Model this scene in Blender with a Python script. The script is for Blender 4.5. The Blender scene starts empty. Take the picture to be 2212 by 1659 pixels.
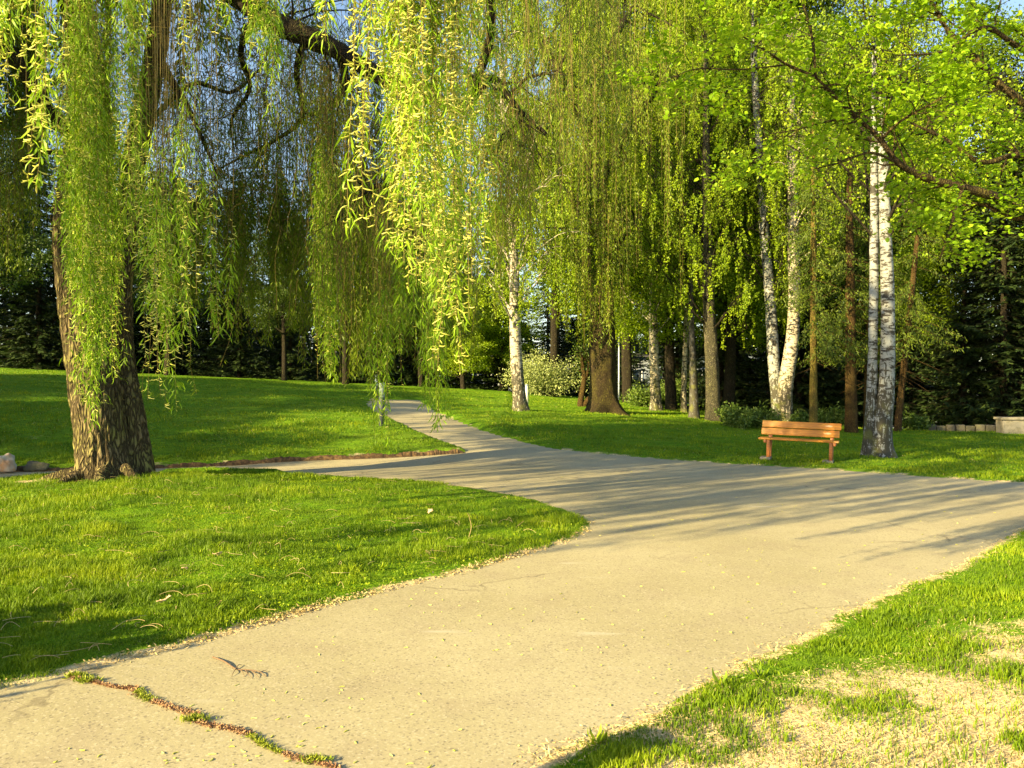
import bpy, math
import numpy as np
from mathutils import Vector, noise as mnoise
from mathutils.geometry import delaunay_2d_cdt

scene = bpy.context.scene
COL = scene.collection
R = math.radians
RNG = np.random.default_rng(7)

# ------------------------------------------------------------------ camera, sky, sun, exposure
H = 1.6
FPX = 1843.0            # focal length in the pixels of the 2212 x 1659 measuring grid
cam_d = bpy.data.cameras.new("camera"); cam_d.lens = 30; cam_d.sensor_width = 36
cam_d.clip_end = 3000; cam_d.clip_start = 0.05
cam = bpy.data.objects.new("camera", cam_d); COL.objects.link(cam)
cam.location = (0, 0, H); cam.rotation_euler = (R(90), 0, 0)
scene.camera = cam

SUN_EL = 21.0
sdx, sdy = -0.797, -0.604         # horizontal direction towards the sun (behind and to the left)
w = bpy.data.worlds.new("World"); scene.world = w; w.use_nodes = True
nt = w.node_tree
bg = nt.nodes["Background"]
sky = nt.nodes.new("ShaderNodeTexSky"); sky.sky_type = 'NISHITA'; sky.sun_disc = False
sky.sun_elevation = R(SUN_EL); sky.sun_rotation = math.atan2(sdx, sdy)
nt.links.new(sky.outputs[0], bg.inputs[0]); bg.inputs[1].default_value = 0.084
sd = bpy.data.lights.new("sun", 'SUN'); sd.energy = 5.0; sd.angle = R(0.55); sd.color = (1.0, 0.80, 0.38)
sun = bpy.data.objects.new("sun", sd); COL.objects.link(sun)
sv = Vector((sdx * math.cos(R(SUN_EL)), sdy * math.cos(R(SUN_EL)), math.sin(R(SUN_EL))))
sun.rotation_euler = sv.to_track_quat('Z', 'Y').to_euler()
scene.view_settings.view_transform = 'Standard'
scene.view_settings.look = 'None'
scene.view_settings.exposure = 1.78
scene.view_settings.gamma = 1.0
scene.cycles.max_bounces = 4; scene.cycles.diffuse_bounces = 3; scene.cycles.transmission_bounces = 3
scene.cycles.use_denoising = True

# ------------------------------------------------------------------ helpers
def tagit(o, label=None, cat=None, group=None, kind=None):
    if label: o['label'] = label
    if cat: o['category'] = cat
    if group: o['group'] = group
    if kind: o['kind'] = kind
    return o

def empty(name, loc, label, cat, group=None, rz=0.0):
    o = bpy.data.objects.new(name, None); COL.objects.link(o)
    o.location = loc; o.rotation_euler = (0, 0, rz); o.empty_display_size = .3
    return tagit(o, label, cat, group)

def copy_tree(o, parent=None):
    c = o.copy(); COL.objects.link(c); c.parent = parent
    for ch in list(o.children):
        copy_tree(ch, c)
    return c

class Cloud:
    """collects vertices, faces (tri / quad) and one random value per vertex, links them as one mesh object"""
    def __init__(s): s.v = []; s.f = []; s.a = []; s.n = 0
    def add(s, v, f, a=None):
        v = np.asarray(v, np.float32).reshape(-1, 3)
        s.v.append(v); s.f.append(np.asarray(f, np.int64) + s.n)
        s.a.append(np.zeros(len(v), np.float32) if a is None else np.broadcast_to(np.asarray(a, np.float32), (len(v),)))
        s.n += len(v)
    def build(s, name, mat, parent=None, origin=None, smooth=False, attr='rnd'):
        v = np.concatenate(s.v)
        if origin is not None: v = v - np.asarray(origin, np.float32)
        me = bpy.data.meshes.new(name)
        me.vertices.add(len(v)); me.vertices.foreach_set("co", v.ravel())
        idx = np.concatenate([f.ravel() for f in s.f]).astype(np.int32)
        sizes = np.concatenate([np.full(len(f), f.shape[1]) for f in s.f]).astype(np.int32)
        starts = np.concatenate([[0], np.cumsum(sizes)[:-1]]).astype(np.int32)
        me.loops.add(len(idx)); me.loops.foreach_set("vertex_index", idx)
        me.polygons.add(len(sizes)); me.polygons.foreach_set("loop_start", starts)
        if smooth: me.polygons.foreach_set("use_smooth", np.ones(len(sizes), bool))
        at = me.attributes.new(attr, 'FLOAT', 'POINT'); at.data.foreach_set("value", np.concatenate(s.a))
        me.update(calc_edges=True); me.validate()
        me.materials.append(mat)
        o = bpy.data.objects.new(name, me); COL.objects.link(o)
        if parent is not None: o.parent = parent
        return o

def nrm(a): return a / np.maximum(np.linalg.norm(a, axis=-1, keepdims=True), 1e-9)

def tubes(cl, P, Rr, sides=3, a=None):
    """P (S,K,3) centre lines, Rr (S,K) radii"""
    P = np.asarray(P, float); Rr = np.asarray(Rr, float); S, K = P.shape[:2]
    T = nrm(np.gradient(P, axis=1))
    ref = np.where(np.abs(T[..., 2:3]) > .9, np.array([1., 0, 0]), np.array([0, 0, 1.]))
    ref = np.where(np.abs(T[:, :1, 2:3]) > .75, np.array([1., 0.05, 0]), np.array([0.03, 0, 1.])) * np.ones_like(T)
    A = nrm(np.cross(T, ref)); B = np.cross(T, A)
    ang = np.arange(sides) * 2 * math.pi / sides
    V = P[:, :, None] + Rr[:, :, None, None] * (A[:, :, None] * np.cos(ang)[:, None] + B[:, :, None] * np.sin(ang)[:, None])
    idx = np.arange(S * K * sides).reshape(S, K, sides)
    nx = np.roll(idx, -1, 2)
    F = np.stack([idx[:, :-1], nx[:, :-1], nx[:, 1:], idx[:, 1:]], -1).reshape(-1, 4)
    av = None if a is None else np.repeat(np.broadcast_to(a, (S,)), K * sides)
    cl.add(V, F, av)

def leaves(cl, pos, d, side, L, W, rnd, six=False, bend=.12, nrmv=None):
    """leaf blades from base pos along d; side is the width direction"""
    n = len(pos); d = nrm(d); side = nrm(side - (side * d).sum(1, keepdims=True) * d); up = np.cross(d, side)
    L = np.broadcast_to(L, (n,))[:, None]; W = np.broadcast_to(W, (n,))[:, None]
    if not six:
        m = pos + d * L * .45
        V = np.stack([pos, m + side * W * .5 + up * L * bend, pos + d * L, m - side * W * .5 + up * L * bend], 1)
        F = np.arange(n * 4).reshape(n, 4)
        cl.add(V, F, np.repeat(rnd, 4))
    else:
        V = np.stack([pos, pos + d * L * .3 + side * W * .46 + up * L * bend, pos + d * L * .3 - side * W * .46 + up * L * bend,
                      pos + d * L * .68 + side * W * .36 + up * L * bend * 1.1, pos + d * L * .68 - side * W * .36 + up * L * bend * 1.1,
                      pos + d * L * 1.0 - up * L * bend * .6], 1)
        b = np.arange(n)[:, None] * 6
        cl.add(V, b + np.array([[1, 3, 4, 2]]), np.repeat(rnd, 6))
        k = cl.n - n * 6
        cl.f.append(b + k + np.array([[0, 1, 2]])); cl.f.append(b + k + np.array([[3, 5, 4]]))

def rnd_dir(rng, n):
    return nrm(rng.normal(size=(n, 3)))

def smooth_line(pts, n):
    """Catmull-Rom resample of (x,y,z,r) rows"""
    p = np.asarray(pts, float); q = np.vstack([2 * p[0] - p[1], p, 2 * p[-1] - p[-2]])
    t = np.linspace(0, len(p) - 1 - 1e-6, n); i = t.astype(int); f = (t - i)[:, None]
    a, b, c, d = q[i], q[i + 1], q[i + 2], q[i + 3]
    return .5 * (2 * b + (c - a) * f + (2 * a - 5 * b + 4 * c - d) * f ** 2 + (3 * b - a - 3 * c + d) * f ** 3)

def P3(px, py, d):
    """where the sight line through a pixel of the measuring grid is d metres away"""
    return np.array([(px - 1106) / FPX * d, d, H - (py - 829.5) / FPX * d])

# ------------------------------------------------------------------ terrain
def hbase(x, y):
    x = np.asarray(x, float); y = np.asarray(y, float)
    u = x / np.maximum(y, 6)
    zm = np.interp(u, [-1.2, -.6, -.3, 0, .146, .28, .4, 1], [3.1, 2.95, 2.2, 1.35, .8, .3, 0, 0])
    f = 1 - np.exp(-np.maximum(y - 16.8, 0) / 18)
    z = zm * f
    z -= np.maximum(y - 47, 0) * .035
    z -= np.maximum(y - 28.5, 0) * .05 * np.clip((u - .33) / .1, 0, 1)
    return z

def G(px, py, dz=0):
    """ground point seen at a pixel"""
    lo, hi = 2.0, 60.0
    ds = np.linspace(lo, hi, 2400); xs = (px - 1106) / FPX * ds; zs = H - (py - 829.5) / FPX * ds
    k = np.argmax(zs <= hbase(xs, ds) + dz)
    if k == 0: k = len(ds) - 1
    return xs[k], ds[k]

near_edge = [(1275, 1130), (1265, 1150), (1200, 1180), (1100, 1206), (1000, 1236), (850, 1272), (700, 1312), (560, 1352), (390, 1402), (200, 1442), (0, 1487)]
back_edge = [(0, 1041), (100, 1036), (330, 1027), (450, 1023), (600, 1026), (800, 1036), (950, 1046), (1050, 1060), (1150, 1081), (1240, 1111)]
left_kerb = [(1000, 977), (850, 986), (600, 996), (330, 1011), (0, 1018)]
side_left = [(830, 863), (792, 866), (782, 874), (800, 890), (840, 908), (880, 930), (930, 951)]
side_right = [(1200, 970), (1130, 955), (1050, 930), (1000, 910), (945, 888), (922, 873), (912, 864)]
right_back = [(2212, 1044), (1950, 1027), (1830, 1018), (1640, 1006), (1400, 990)]
right_front = [(1150, 1659), (1250, 1620), (1350, 1580), (1440, 1540), (1540, 1484), (1620, 1437), (1720, 1390), (1850, 1320), (1950, 1272), (2060, 1238), (2130, 1195), (2212, 1143)]
poly = [(-14, 14.2)] + [G(*p) for p in back_edge] + [G(*p) for p in near_edge] + [(-4.4, 1.9), (-6.5, -2.5), (-8, -7), (-1, -7)] + \
       [(-.9, .5), (-.4, 2.2)] + [G(*p) for p in right_front] + [(9.5, 12.2), (13, 14.5), (22, 18), (22, 22), (13.5, 16.6)] + [G(*p) for p in right_back] + \
       [G(*p) for p in side_right] + [G(*p) for p in side_left] + [G(*p) for p in left_kerb] + [(-14, 16.5)]
poly = np.array(poly)
# jitter a dense version of the outline so the edges are not ruled lines
def densify(p, step, amp, rng):
    out = []
    for i in range(len(p)):
        a, b = p[i], p[(i + 1) % len(p)]
        n = max(1, int(np.linalg.norm(b - a) / step))
        t = np.arange(n)[:, None] / n
        out.append(a + (b - a) * t)
    o = np.concatenate(out)
    return o + rng.normal(size=o.shape) * amp
poly = densify(poly, .22, .012, RNG)

def inside(x, y, p=poly):
    x = np.asarray(x, float); y = np.asarray(y, float); c = np.zeros(x.shape, bool)
    for i in range(len(p)):
        (x1, y1), (x2, y2) = p[i - 1], p[i]
        if y1 == y2: continue
        m = ((y1 > y) != (y2 > y)) & (x < (x2 - x1) * (y - y1) / (y2 - y1) + x1)
        c ^= m
    return c

def edist(x, y, p=poly):
    x = np.asarray(x, float).ravel(); y = np.asarray(y, float).ravel()
    best = np.full(x.shape, 1e9)
    for i in range(len(p)):
        a, b = p[i - 1], p[i]; ab = b - a; l2 = (ab ** 2).sum() + 1e-12
        t = np.clip(((x - a[0]) * ab[0] + (y - a[1]) * ab[1]) / l2, 0, 1)
        dx = x - a[0] - t * ab[0]; dy = y - a[1] - t * ab[1]
        np.minimum(best, dx * dx + dy * dy, out=best)
    return np.sqrt(best)

def lump(x, y):
    return .018 * np.sin(x * 2.1 + 1.3 * np.sin(y * 1.7)) + .016 * np.sin(y * 2.9 + x * 1.1) + .008 * np.sin(x * 7.3 + y * 5.1)

def ground_z(x, y, sdist=None):
    """terrain height with the lawns standing a few cm above the path; sdist > 0 outside the path"""
    x = np.asarray(x, float); y = np.asarray(y, float); sh = x.shape
    x = x.ravel(); y = y.ravel()
    if sdist is None:
        sdist = edist(x, y) * np.where(inside(x, y), -1, 1)
    e = np.clip((sdist + .15) / .14, 0, 1); e = e * e * (3 - 2 * e)
    kerb = np.where((x < 0) & (y > 15), .09, .015)
    z = hbase(x, y) - .04 + (.045 + kerb + (lump(x, y) + .012) * np.clip(sdist / .7, 0, 1)) * e
    # the near lawn swells a little around the willow
    z += .13 * np.exp(-(((x + 6.0) / 3.0) ** 2 + ((y - 12.6) / 1.8) ** 2)) * e
    return z.reshape(sh)

# materials -----------------------------------------------------------------
class NM:
    def __init__(s, name):
        s.m = bpy.data.materials.new(name); s.m.use_nodes = True; s.t = s.m.node_tree
        s.b = s.t.nodes["Principled BSDF"]; s.out = s.t.nodes["Material Output"]
    def n(s, typ, **kw):
        o = s.t.nodes.new(typ)
        for k, v in kw.items(): setattr(o, k, v)
        return o
    def l(s, a, b): s.t.links.new(a, b)
    def val(s, v, sock):
        if isinstance(v, (int, float, tuple)): sock.default_value = v if not isinstance(v, tuple) or len(v) == 4 else (*v, 1)
        else: s.l(v, sock)
    def coord(s, scale=(1, 1, 1)):
        g = s.n("ShaderNodeNewGeometry"); mp = s.n("ShaderNodeMapping"); mp.inputs["Scale"].default_value = scale
        s.l(g.outputs["Position"], mp.inputs[0]); return mp.outputs[0]
    def ocoord(s, scale=(1, 1, 1)):
        g = s.n("ShaderNodeTexCoord"); mp = s.n("ShaderNodeMapping"); mp.inputs["Scale"].default_value = scale
        s.l(g.outputs["Object"], mp.inputs[0]); return mp.outputs[0]
    def noise(s, vec, scale, detail=4, rough=.55, dist=0):
        n = s.n("ShaderNodeTexNoise"); n.inputs["Scale"].default_value = scale; n.inputs["Detail"].default_value = detail
        n.inputs["Roughness"].default_value = rough; n.inputs["Distortion"].default_value = dist
        s.l(vec, n.inputs["Vector"]); return n.outputs["Fac"]
    def vor(s, vec, scale, feature='F1', out="Distance"):
        n = s.n("ShaderNodeTexVoronoi"); n.feature = feature; n.inputs["Scale"].default_value = scale
        s.l(vec, n.inputs["Vector"]); return n.outputs[out]
    def ramp(s, fac, lo, hi, c0=0., c1=1.):
        m = s.n("ShaderNodeMapRange"); s.l(fac, m.inputs[0]); m.interpolation_type = 'SMOOTHSTEP'
        m.inputs[1].default_value = lo; m.inputs[2].default_value = hi; m.inputs[3].default_value = c0; m.inputs[4].default_value = c1
        return m.outputs[0]
    def mix(s, fac, a, b, blend='MIX'):
        m = s.n("ShaderNodeMix"); m.data_type = 'RGBA'; m.blend_type = blend
        s.val(fac, m.inputs[0]); s.val(a, m.inputs[6]); s.val(b, m.inputs[7]); return m.outputs[2]
    def math(s, op, a, b=0.):
        m = s.n("ShaderNodeMath"); m.operation = op; s.val(a, m.inputs[0]); s.val(b, m.inputs[1]); return m.outputs[0]
    def attr(s, name='rnd'):
        a = s.n("ShaderNodeAttribute"); a.attribute_name = name; return a.outputs["Fac"]
    def bump(s, h, strength=.5, dist=.02):
        b = s.n("ShaderNodeBump"); b.inputs["Strength"].default_value = strength; b.inputs["Distance"].default_value = dist
        s.l(h, b.inputs["Height"]); s.l(b.outputs[0], s.b.inputs["Normal"])

def leaf_mat(name, c0, c1, c2, trans=.4, rough=.5, tcol=None, clump=.8, spec=.35):
    """c0 dark .. c1 mid .. c2 light by the random value of each leaf, with light shining through"""
    N = NM(name); r = N.attr()
    big = N.noise(N.coord(), clump, 3)
    rr = N.math('ADD', N.math('MULTIPLY', r, .65), N.math('MULTIPLY', big, .45))
    c = N.mix(N.ramp(rr, .1, .5), c0, c1); c = N.mix(N.ramp(rr, .5, .95), c, c2)
    N.val(c, N.b.inputs["Base Color"]); N.b.inputs["Roughness"].default_value = rough
    N.b.inputs["Specular IOR Level"].default_value = spec
    tr = N.n("ShaderNodeBsdfTranslucent")
    tc = N.mix(1.0, c, tcol or (1.0, 1.0, .35), 'MULTIPLY')
    N.val(tc, tr.inputs[0])
    mx = N.n("ShaderNodeMixShader"); mx.inputs[0].default_value = trans
    N.l(N.b.outputs[0], mx.inputs[1]); N.l(tr.outputs[0], mx.inputs[2]); N.l(mx.outputs[0], N.out.inputs[0])
    return N.m

M = {}
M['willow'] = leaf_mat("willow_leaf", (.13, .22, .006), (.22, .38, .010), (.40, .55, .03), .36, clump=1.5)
M['willow_shade_tint'] = leaf_mat("willow_leaf_shade_tint", (.065, .115, .005), (.15, .22, .008), (.28, .36, .015), .35)  # darker copy of the willow leaf, shade of the inner curtains put into its colour
M['catkin'] = leaf_mat("catkin", (.42, .42, .06), (.62, .63, .13), (.78, .76, .26), .2, rough=.8)
M['birch'] = leaf_mat("birch_leaf", (.09, .16, .004), (.24, .36, .008), (.43, .54, .018), .42)
M['maple'] = leaf_mat("maple_leaf", (.08, .18, .004), (.23, .40, .010), (.44, .60, .03), .40)
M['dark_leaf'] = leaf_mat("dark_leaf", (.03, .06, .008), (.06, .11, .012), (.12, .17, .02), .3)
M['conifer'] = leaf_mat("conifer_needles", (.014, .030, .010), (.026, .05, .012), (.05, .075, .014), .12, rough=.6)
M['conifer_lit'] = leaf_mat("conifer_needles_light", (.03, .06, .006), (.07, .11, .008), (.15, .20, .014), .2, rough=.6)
M['shrub'] = leaf_mat("shrub_leaf", (.04, .09, .01), (.10, .17, .02), (.22, .30, .06), .25)
M['mid_leaf'] = leaf_mat("mid_leaf", (.04, .085, .004), (.09, .16, .006), (.19, .27, .010), .36)
M['pale_shrub'] = leaf_mat("pale_shrub_leaf", (.18, .24, .08), (.34, .40, .15), (.5, .54, .22), .3)
M['grass'] = leaf_mat("grass_blade", (.04, .085, .002), (.14, .235, .005), (.32, .40, .012), .32, rough=.55, clump=1.6, spec=.25)
M['straw'] = leaf_mat("straw", (.34, .24, .10), (.52, .40, .19), (.68, .56, .30), .15, rough=.8)
M['twig'] = leaf_mat("willow_twig", (.10, .075, .02), (.20, .15, .04), (.32, .25, .08), .05, rough=.7)

def mat_ground():
    N = NM("lawn_soil"); v = N.coord()
    n1 = N.noise(v, .5, 5, .6); n2 = N.noise(v, 6, 5, .65); n3 = N.noise(v, 45, 4, .7)
    g = N.mix(N.ramp(n2, .35, .68), (.045, .125, .003), (.13, .27, .006))
    g = N.mix(N.ramp(n3, .42, .7), g, (.20, .34, .012))
    g = N.mix(N.ramp(n1, .52, .72, 0, .55), g, (.16, .22, .012))
    # far away the sheet alone carries the lawn: mown streaks
    st = N.noise(N.coord((.25, 1.3, 1)), 1.2, 4, .6)
    g = N.mix(N.ramp(st, .45, .65, 0, .35), g, (.22, .32, .02))
    straw = N.mix(N.ramp(n3, .3, .7), (.56, .43, .23), (.72, .59, .35))
    straw = N.mix(N.ramp(n2, .5, .7, 0, .5), straw, (.30, .20, .09))
    a = N.attr('bare')
    pat = N.math('ADD', a, N.math('MULTIPLY', N.math('SUBTRACT', N.noise(v, 2.3, 5, .7), .5), 1.2))
    c = N.mix(N.ramp(pat, .42, .62), g, straw)
    N.val(c, N.b.inputs["Base Color"]); N.b.inputs["Roughness"].default_value = .95
    N.b.inputs["Specular IOR Level"].default_value = .1
    N.bump(N.math('ADD', N.math('MULTIPLY', n3, .5), n2), .9, .05)
    return N.m

def mat_path():
    N = NM("old_asphalt"); v = N.coord()
    n1 = N.noise(v, .35, 4, .6); n2 = N.noise(v, 2.2, 5, .6); n3 = N.noise(v, 60, 3, .7); sp = N.vor(v, 95, out="Color")
    spf = N.n("ShaderNodeSeparateColor"); N.l(sp, spf.inputs[0])
    c = N.mix(N.ramp(n1, .35, .65), (.36, .315, .185), (.43, .38, .24))
    c = N.mix(N.ramp(n2, .45, .75, 0, .6), c, (.33, .275, .18))
    c = N.mix(N.ramp(n3, .40, .8, 0, .40), c, (.25, .21, .145))
    st_ = N.noise(v, .9, 5, .7, .8); c = N.mix(N.ramp(st_, .52, .72, 0, .35), c, (.27, .23, .155))
    c = N.mix(N.ramp(spf.outputs[0], .82, .97, 0, .5), c, (.55, .48, .34))
    c = N.mix(N.ramp(spf.outputs[1], .86, .98, 0, .55), c, (.13, .11, .085))
    scr = N.noise(N.coord((.7, 2.6, 1)), 1.1, 3, .5)
    c = N.mix(N.ramp(scr, .66, .74, 0, .5), c, (.52, .48, .38))
    hc = N.n("ShaderNodeTexVoronoi"); hc.feature = 'DISTANCE_TO_EDGE'; hc.inputs["Scale"].default_value = .42
    wn = N.n("ShaderNodeTexNoise"); wn.inputs["Scale"].default_value = 1.6; wn.inputs["Detail"].default_value = 6; N.l(v, wn.inputs["Vector"])
    ws = N.n("ShaderNodeVectorMath"); ws.operation = 'SCALE'; ws.inputs["Scale"].default_value = .9; N.l(wn.outputs["Color"], ws.inputs[0])
    wa = N.n("ShaderNodeVectorMath"); wa.operation = 'ADD'; N.l(v, wa.inputs[0]); N.l(ws.outputs[0], wa.inputs[1]); N.l(wa.outputs[0], hc.inputs["Vector"])
    hm = N.math('MULTIPLY', N.ramp(hc.outputs["Distance"], .002, .008, 1, 0), N.ramp(N.noise(v, .55, 3), .5, .62, 0, .55))
    c = N.mix(hm, c, (.12, .095, .06))
    N.val(c, N.b.inputs["Base Color"]); N.b.inputs["Roughness"].default_value = .9
    N.b.inputs["Specular IOR Level"].default_value = .25
    N.bump(N.math('ADD', N.math('MULTIPLY', n3, .7), N.math('MULTIPLY', spf.outputs[0], .5)), .35, .005)
    return N.m

def bark_rough(name, dark, mid, moss, mossamt=.5, sc=1.0):
    N = NM(name); v = N.coord((1, 1, .27)); vr = N.coord((1, 1, 1))
    warp = N.noise(v, 9 * sc, 4, .6, .6)
    cr = N.n("ShaderNodeTexVoronoi"); cr.feature = 'DISTANCE_TO_EDGE'; cr.inputs["Scale"].default_value = 11 * sc
    ad = N.n("ShaderNodeVectorMath"); ad.operation = 'ADD'; N.l(v, ad.inputs[0])
    nn = N.n("ShaderNodeTexNoise"); nn.inputs["Scale"].default_value = 6 * sc; N.l(v, nn.inputs["Vector"])
    mu = N.n("ShaderNodeVectorMath"); mu.operation = 'SCALE'; mu.inputs["Scale"].default_value = .45; N.l(nn.outputs["Color"], mu.inputs[0])
    N.l(mu.outputs[0], ad.inputs[1]); N.l(ad.outputs[0], cr.inputs["Vector"])
    ridge = N.ramp(cr.outputs["Distance"], .0, .34)
    fine = N.noise(vr, 55, 4, .7)
    c = N.mix(ridge, dark, mid); c = N.mix(N.ramp(fine, .4, .75, 0, .5), c, dark)
    mo = N.noise(vr, 2.3, 4, .65)
    mm = N.math('MULTIPLY', N.ramp(mo, .38, .62), mossamt)
    c = N.mix(N.math('MULTIPLY', mm, ridge), c, moss)
    N.val(c, N.b.inputs["Base Color"]); N.b.inputs["Roughness"].default_value = .92; N.b.inputs["Specular IOR Level"].default_value = .15
    h = N.math('ADD', N.math('MULTIPLY', ridge, 1.0), N.math('MULTIPLY', fine, .25))
    N.bump(h, 1.0, .035)
    return N.m

def bark_birch(name, white=(.48, .44, .35), base_h=1.6, warm=(.38, .28, .17)):
    N = NM(name); v = N.coord((1, 1, 1))
    sc = N.noise(N.ocoord((4.5, 4.5, 17)), 1.0, 5, .7, .5)
    big = N.noise(N.ocoord((3.2, 3.2, 4.5)), 1.0, 4, .65, 1.2)
    fl = N.noise(N.ocoord((9, 9, 3.2)), 1.6, 4, .7, .5)
    c = N.mix(N.ramp(big, .35, .7, 0, .6), white, warm)
    c = N.mix(N.ramp(sc, .52, .58), c, (.05, .042, .034))
    c = N.mix(N.ramp(big, .55, .60), c, (.045, .04, .033))
    g = N.n("ShaderNodeTexCoord"); sp = N.n("ShaderNodeSeparateXYZ"); N.l(g.outputs["Object"], sp.inputs[0])
    low = N.ramp(sp.outputs[2], .1, base_h + 1.2, 1, 0)
    m = N.math('ADD', N.math('MULTIPLY', low, .20), fl)
    c = N.mix(N.ramp(m, .60, .66), c, (.055, .05, .034))
    c = N.mix(N.math('MULTIPLY', N.ramp(N.noise(v, 3, 3), .5, .65), N.math('MULTIPLY', low, .6)), c, (.14, .15, .03))
    N.val(c, N.b.inputs["Base Color"]); N.b.inputs["Roughness"].default_value = .7; N.b.inputs["Specular IOR Level"].default_value = .3
    N.bump(m, .6, .02)
    return N.m

M['ground'] = mat_ground(); M['path'] = mat_path()
M['willow_bark'] = bark_rough("willow_bark", (.05, .038, .022), (.25, .19, .11), (.24, .25, .05), .55)
M['limb_bark'] = bark_rough("limb_bark", (.025, .02, .015), (.075, .058, .04), (.09, .10, .02), .4, 1.6)
M['maple_bark'] = bark_rough("maple_bark", (.04, .03, .016), (.13, .09, .045), (.22, .20, .03), .7, 2.0)
M['spruce_bark'] = bark_rough("spruce_bark", (.16, .11, .03), (.34, .26, .07), (.42, .38, .06), .7, 2.2)
M['orange_bark'] = bark_rough("orange_bark", (.07, .042, .018), (.22, .13, .045), (.24, .21, .04), .4, 2.2)
M['old_birch'] = bark_rough("old_birch_bark", (.045, .04, .03), (.34, .30, .20), (.22, .23, .05), .5, 2.0)
M['birch_bark'] = bark_birch("birch_bark")
M['birch_bark_cool'] = bark_birch("birch_bark_grey", (.33, .345, .34), 1.9, (.22, .205, .17))
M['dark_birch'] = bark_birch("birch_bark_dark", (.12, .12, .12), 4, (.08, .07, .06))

def plain(name, col, rough=.6, metal=0, var=.0, col2=None, scale=8, bump=0, vec=None):
    N = NM(name)
    if col2:
        f = N.ramp(N.noise(N.ocoord(vec or (1, 1, 1)), scale, 5, .65), .4, .68)
        N.val(N.mix(f, col, col2), N.b.inputs["Base Color"])
        if bump: N.bump(f, bump, .01)
    else: N.b.inputs["Base Color"].default_value = (*col, 1)
    N.b.inputs["Roughness"].default_value = rough; N.b.inputs["Metallic"].default_value = metal
    return N.m

# ground sheet --------------------------------------------------------------
def axis(segs):
    out = []
    for a, b, st in segs: out.append(np.arange(a, b, st))
    return np.concatenate(out)
gx = axis([(-400, -40, 30), (-40, -16, 1.0), (-16, 14, .16), (14, 40, 1.0), (40, 401, 30)])
gy = axis([(-60, -8, 4), (-8, 1.5, .7), (1.5, 12, .11), (12, 22, .16), (22, 60, .5), (60, 120, 5), (120, 900, 60)])
X, Y = np.meshgrid(gx, gy)
ins = inside(X, Y)
dist = np.full(X.size, 5.0)
nearm = ((X > -17) & (X < 24) & (Y > -9) & (Y < 42)).ravel()
dist[nearm] = edist(X.ravel()[nearm], Y.ravel()[nearm])
sdist = np.where(ins.ravel(), -dist, dist)
Z = ground_z(X, Y, sdist)
def bare_amount(x, y, sd):
    """1 where the lawn is worn to straw and soil"""
    b = np.zeros(np.shape(x))
    b = np.maximum(b, np.clip((4.9 + (x - .9) * .52 - y) / 1.5, 0, .95) * np.clip((x - .15) / .5, 0, 1) * (y < 7.5))   # front right
    b = np.maximum(b, .75 * np.exp(-(((x - 6.2) / .8) ** 2 + ((y - 8.6) / .5) ** 2)))
    b = np.maximum(b, .62 * np.exp(-(np.maximum(sd, 0) / .12) ** 2) * (y < 14))
    b = np.maximum(b, .4 * np.exp(-(np.maximum(sd, 0) / .1) ** 2) * ((y > 16) & (x < 0)))
    b = np.maximum(b, .50 * np.exp(-(np.maximum(sd, 0) / .35) ** 2) * ((y > 13) & (x > 1)))
    b = np.maximum(b, .7 * np.exp(-(((x + 7.4) / .5) ** 2 + ((y - 13.0) / .3) ** 2)))
    b = np.maximum(b, .6 * np.exp(-(((x + 6.25) / .85) ** 2 + ((y - 13.2) / .75) ** 2)))
    b = np.maximum(b, .52 * np.exp(-(((x + 10.6) / .5) ** 2 + ((y - 19.0) / .35) ** 2)))
    return b
bare = bare_amount(X.ravel(), Y.ravel(), sdist)
cl = Cloud(); ny, nx = X.shape
idx = np.arange(nx * ny).reshape(ny, nx)
F = np.stack([idx[:-1, :-1], idx[:-1, 1:], idx[1:, 1:], idx[1:, :-1]], -1).reshape(-1, 4)
cl.add(np.stack([X, Y, Z], -1), F, bare)
ground = cl.build("ground", M['ground'], smooth=True, attr='bare')
tagit(ground, kind='structure')

# path sheet ----------------------------------------------------------------
px_, py_ = np.meshgrid(np.arange(-13.8, 22, .5), np.arange(-6.8, 39, .5))
m = inside(px_, py_); ptx, pty = px_[m], py_[m]
k = edist(ptx, pty) > .18; pts = [Vector(p) for p in poly] + [Vector((a, b)) for a, b in zip(ptx[k], pty[k])]
vs, es, fs, *_ = delaunay_2d_cdt(pts, [], [list(range(len(poly)))], 1, 1e-5)
vv = np.array([[p.x, p.y] for p in vs]); pz = hbase(vv[:, 0], vv[:, 1]) + .003 * np.sin(vv[:, 0] * 1.3) * np.sin(vv[:, 1] * .9) + .006
cl = Cloud(); ft = np.array([list(f) for f in fs if len(f) == 3])
e1 = vv[ft[:, 1]] - vv[ft[:, 0]]; e2 = vv[ft[:, 2]] - vv[ft[:, 0]]
flip = (e1[:, 0] * e2[:, 1] - e1[:, 1] * e2[:, 0]) < 0; ft[flip] = ft[flip][:, ::-1]
cl.add(np.column_stack([vv, pz]), ft)
path = cl.build("path", M['path'], smooth=True)
tagit(path, kind='structure')

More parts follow.
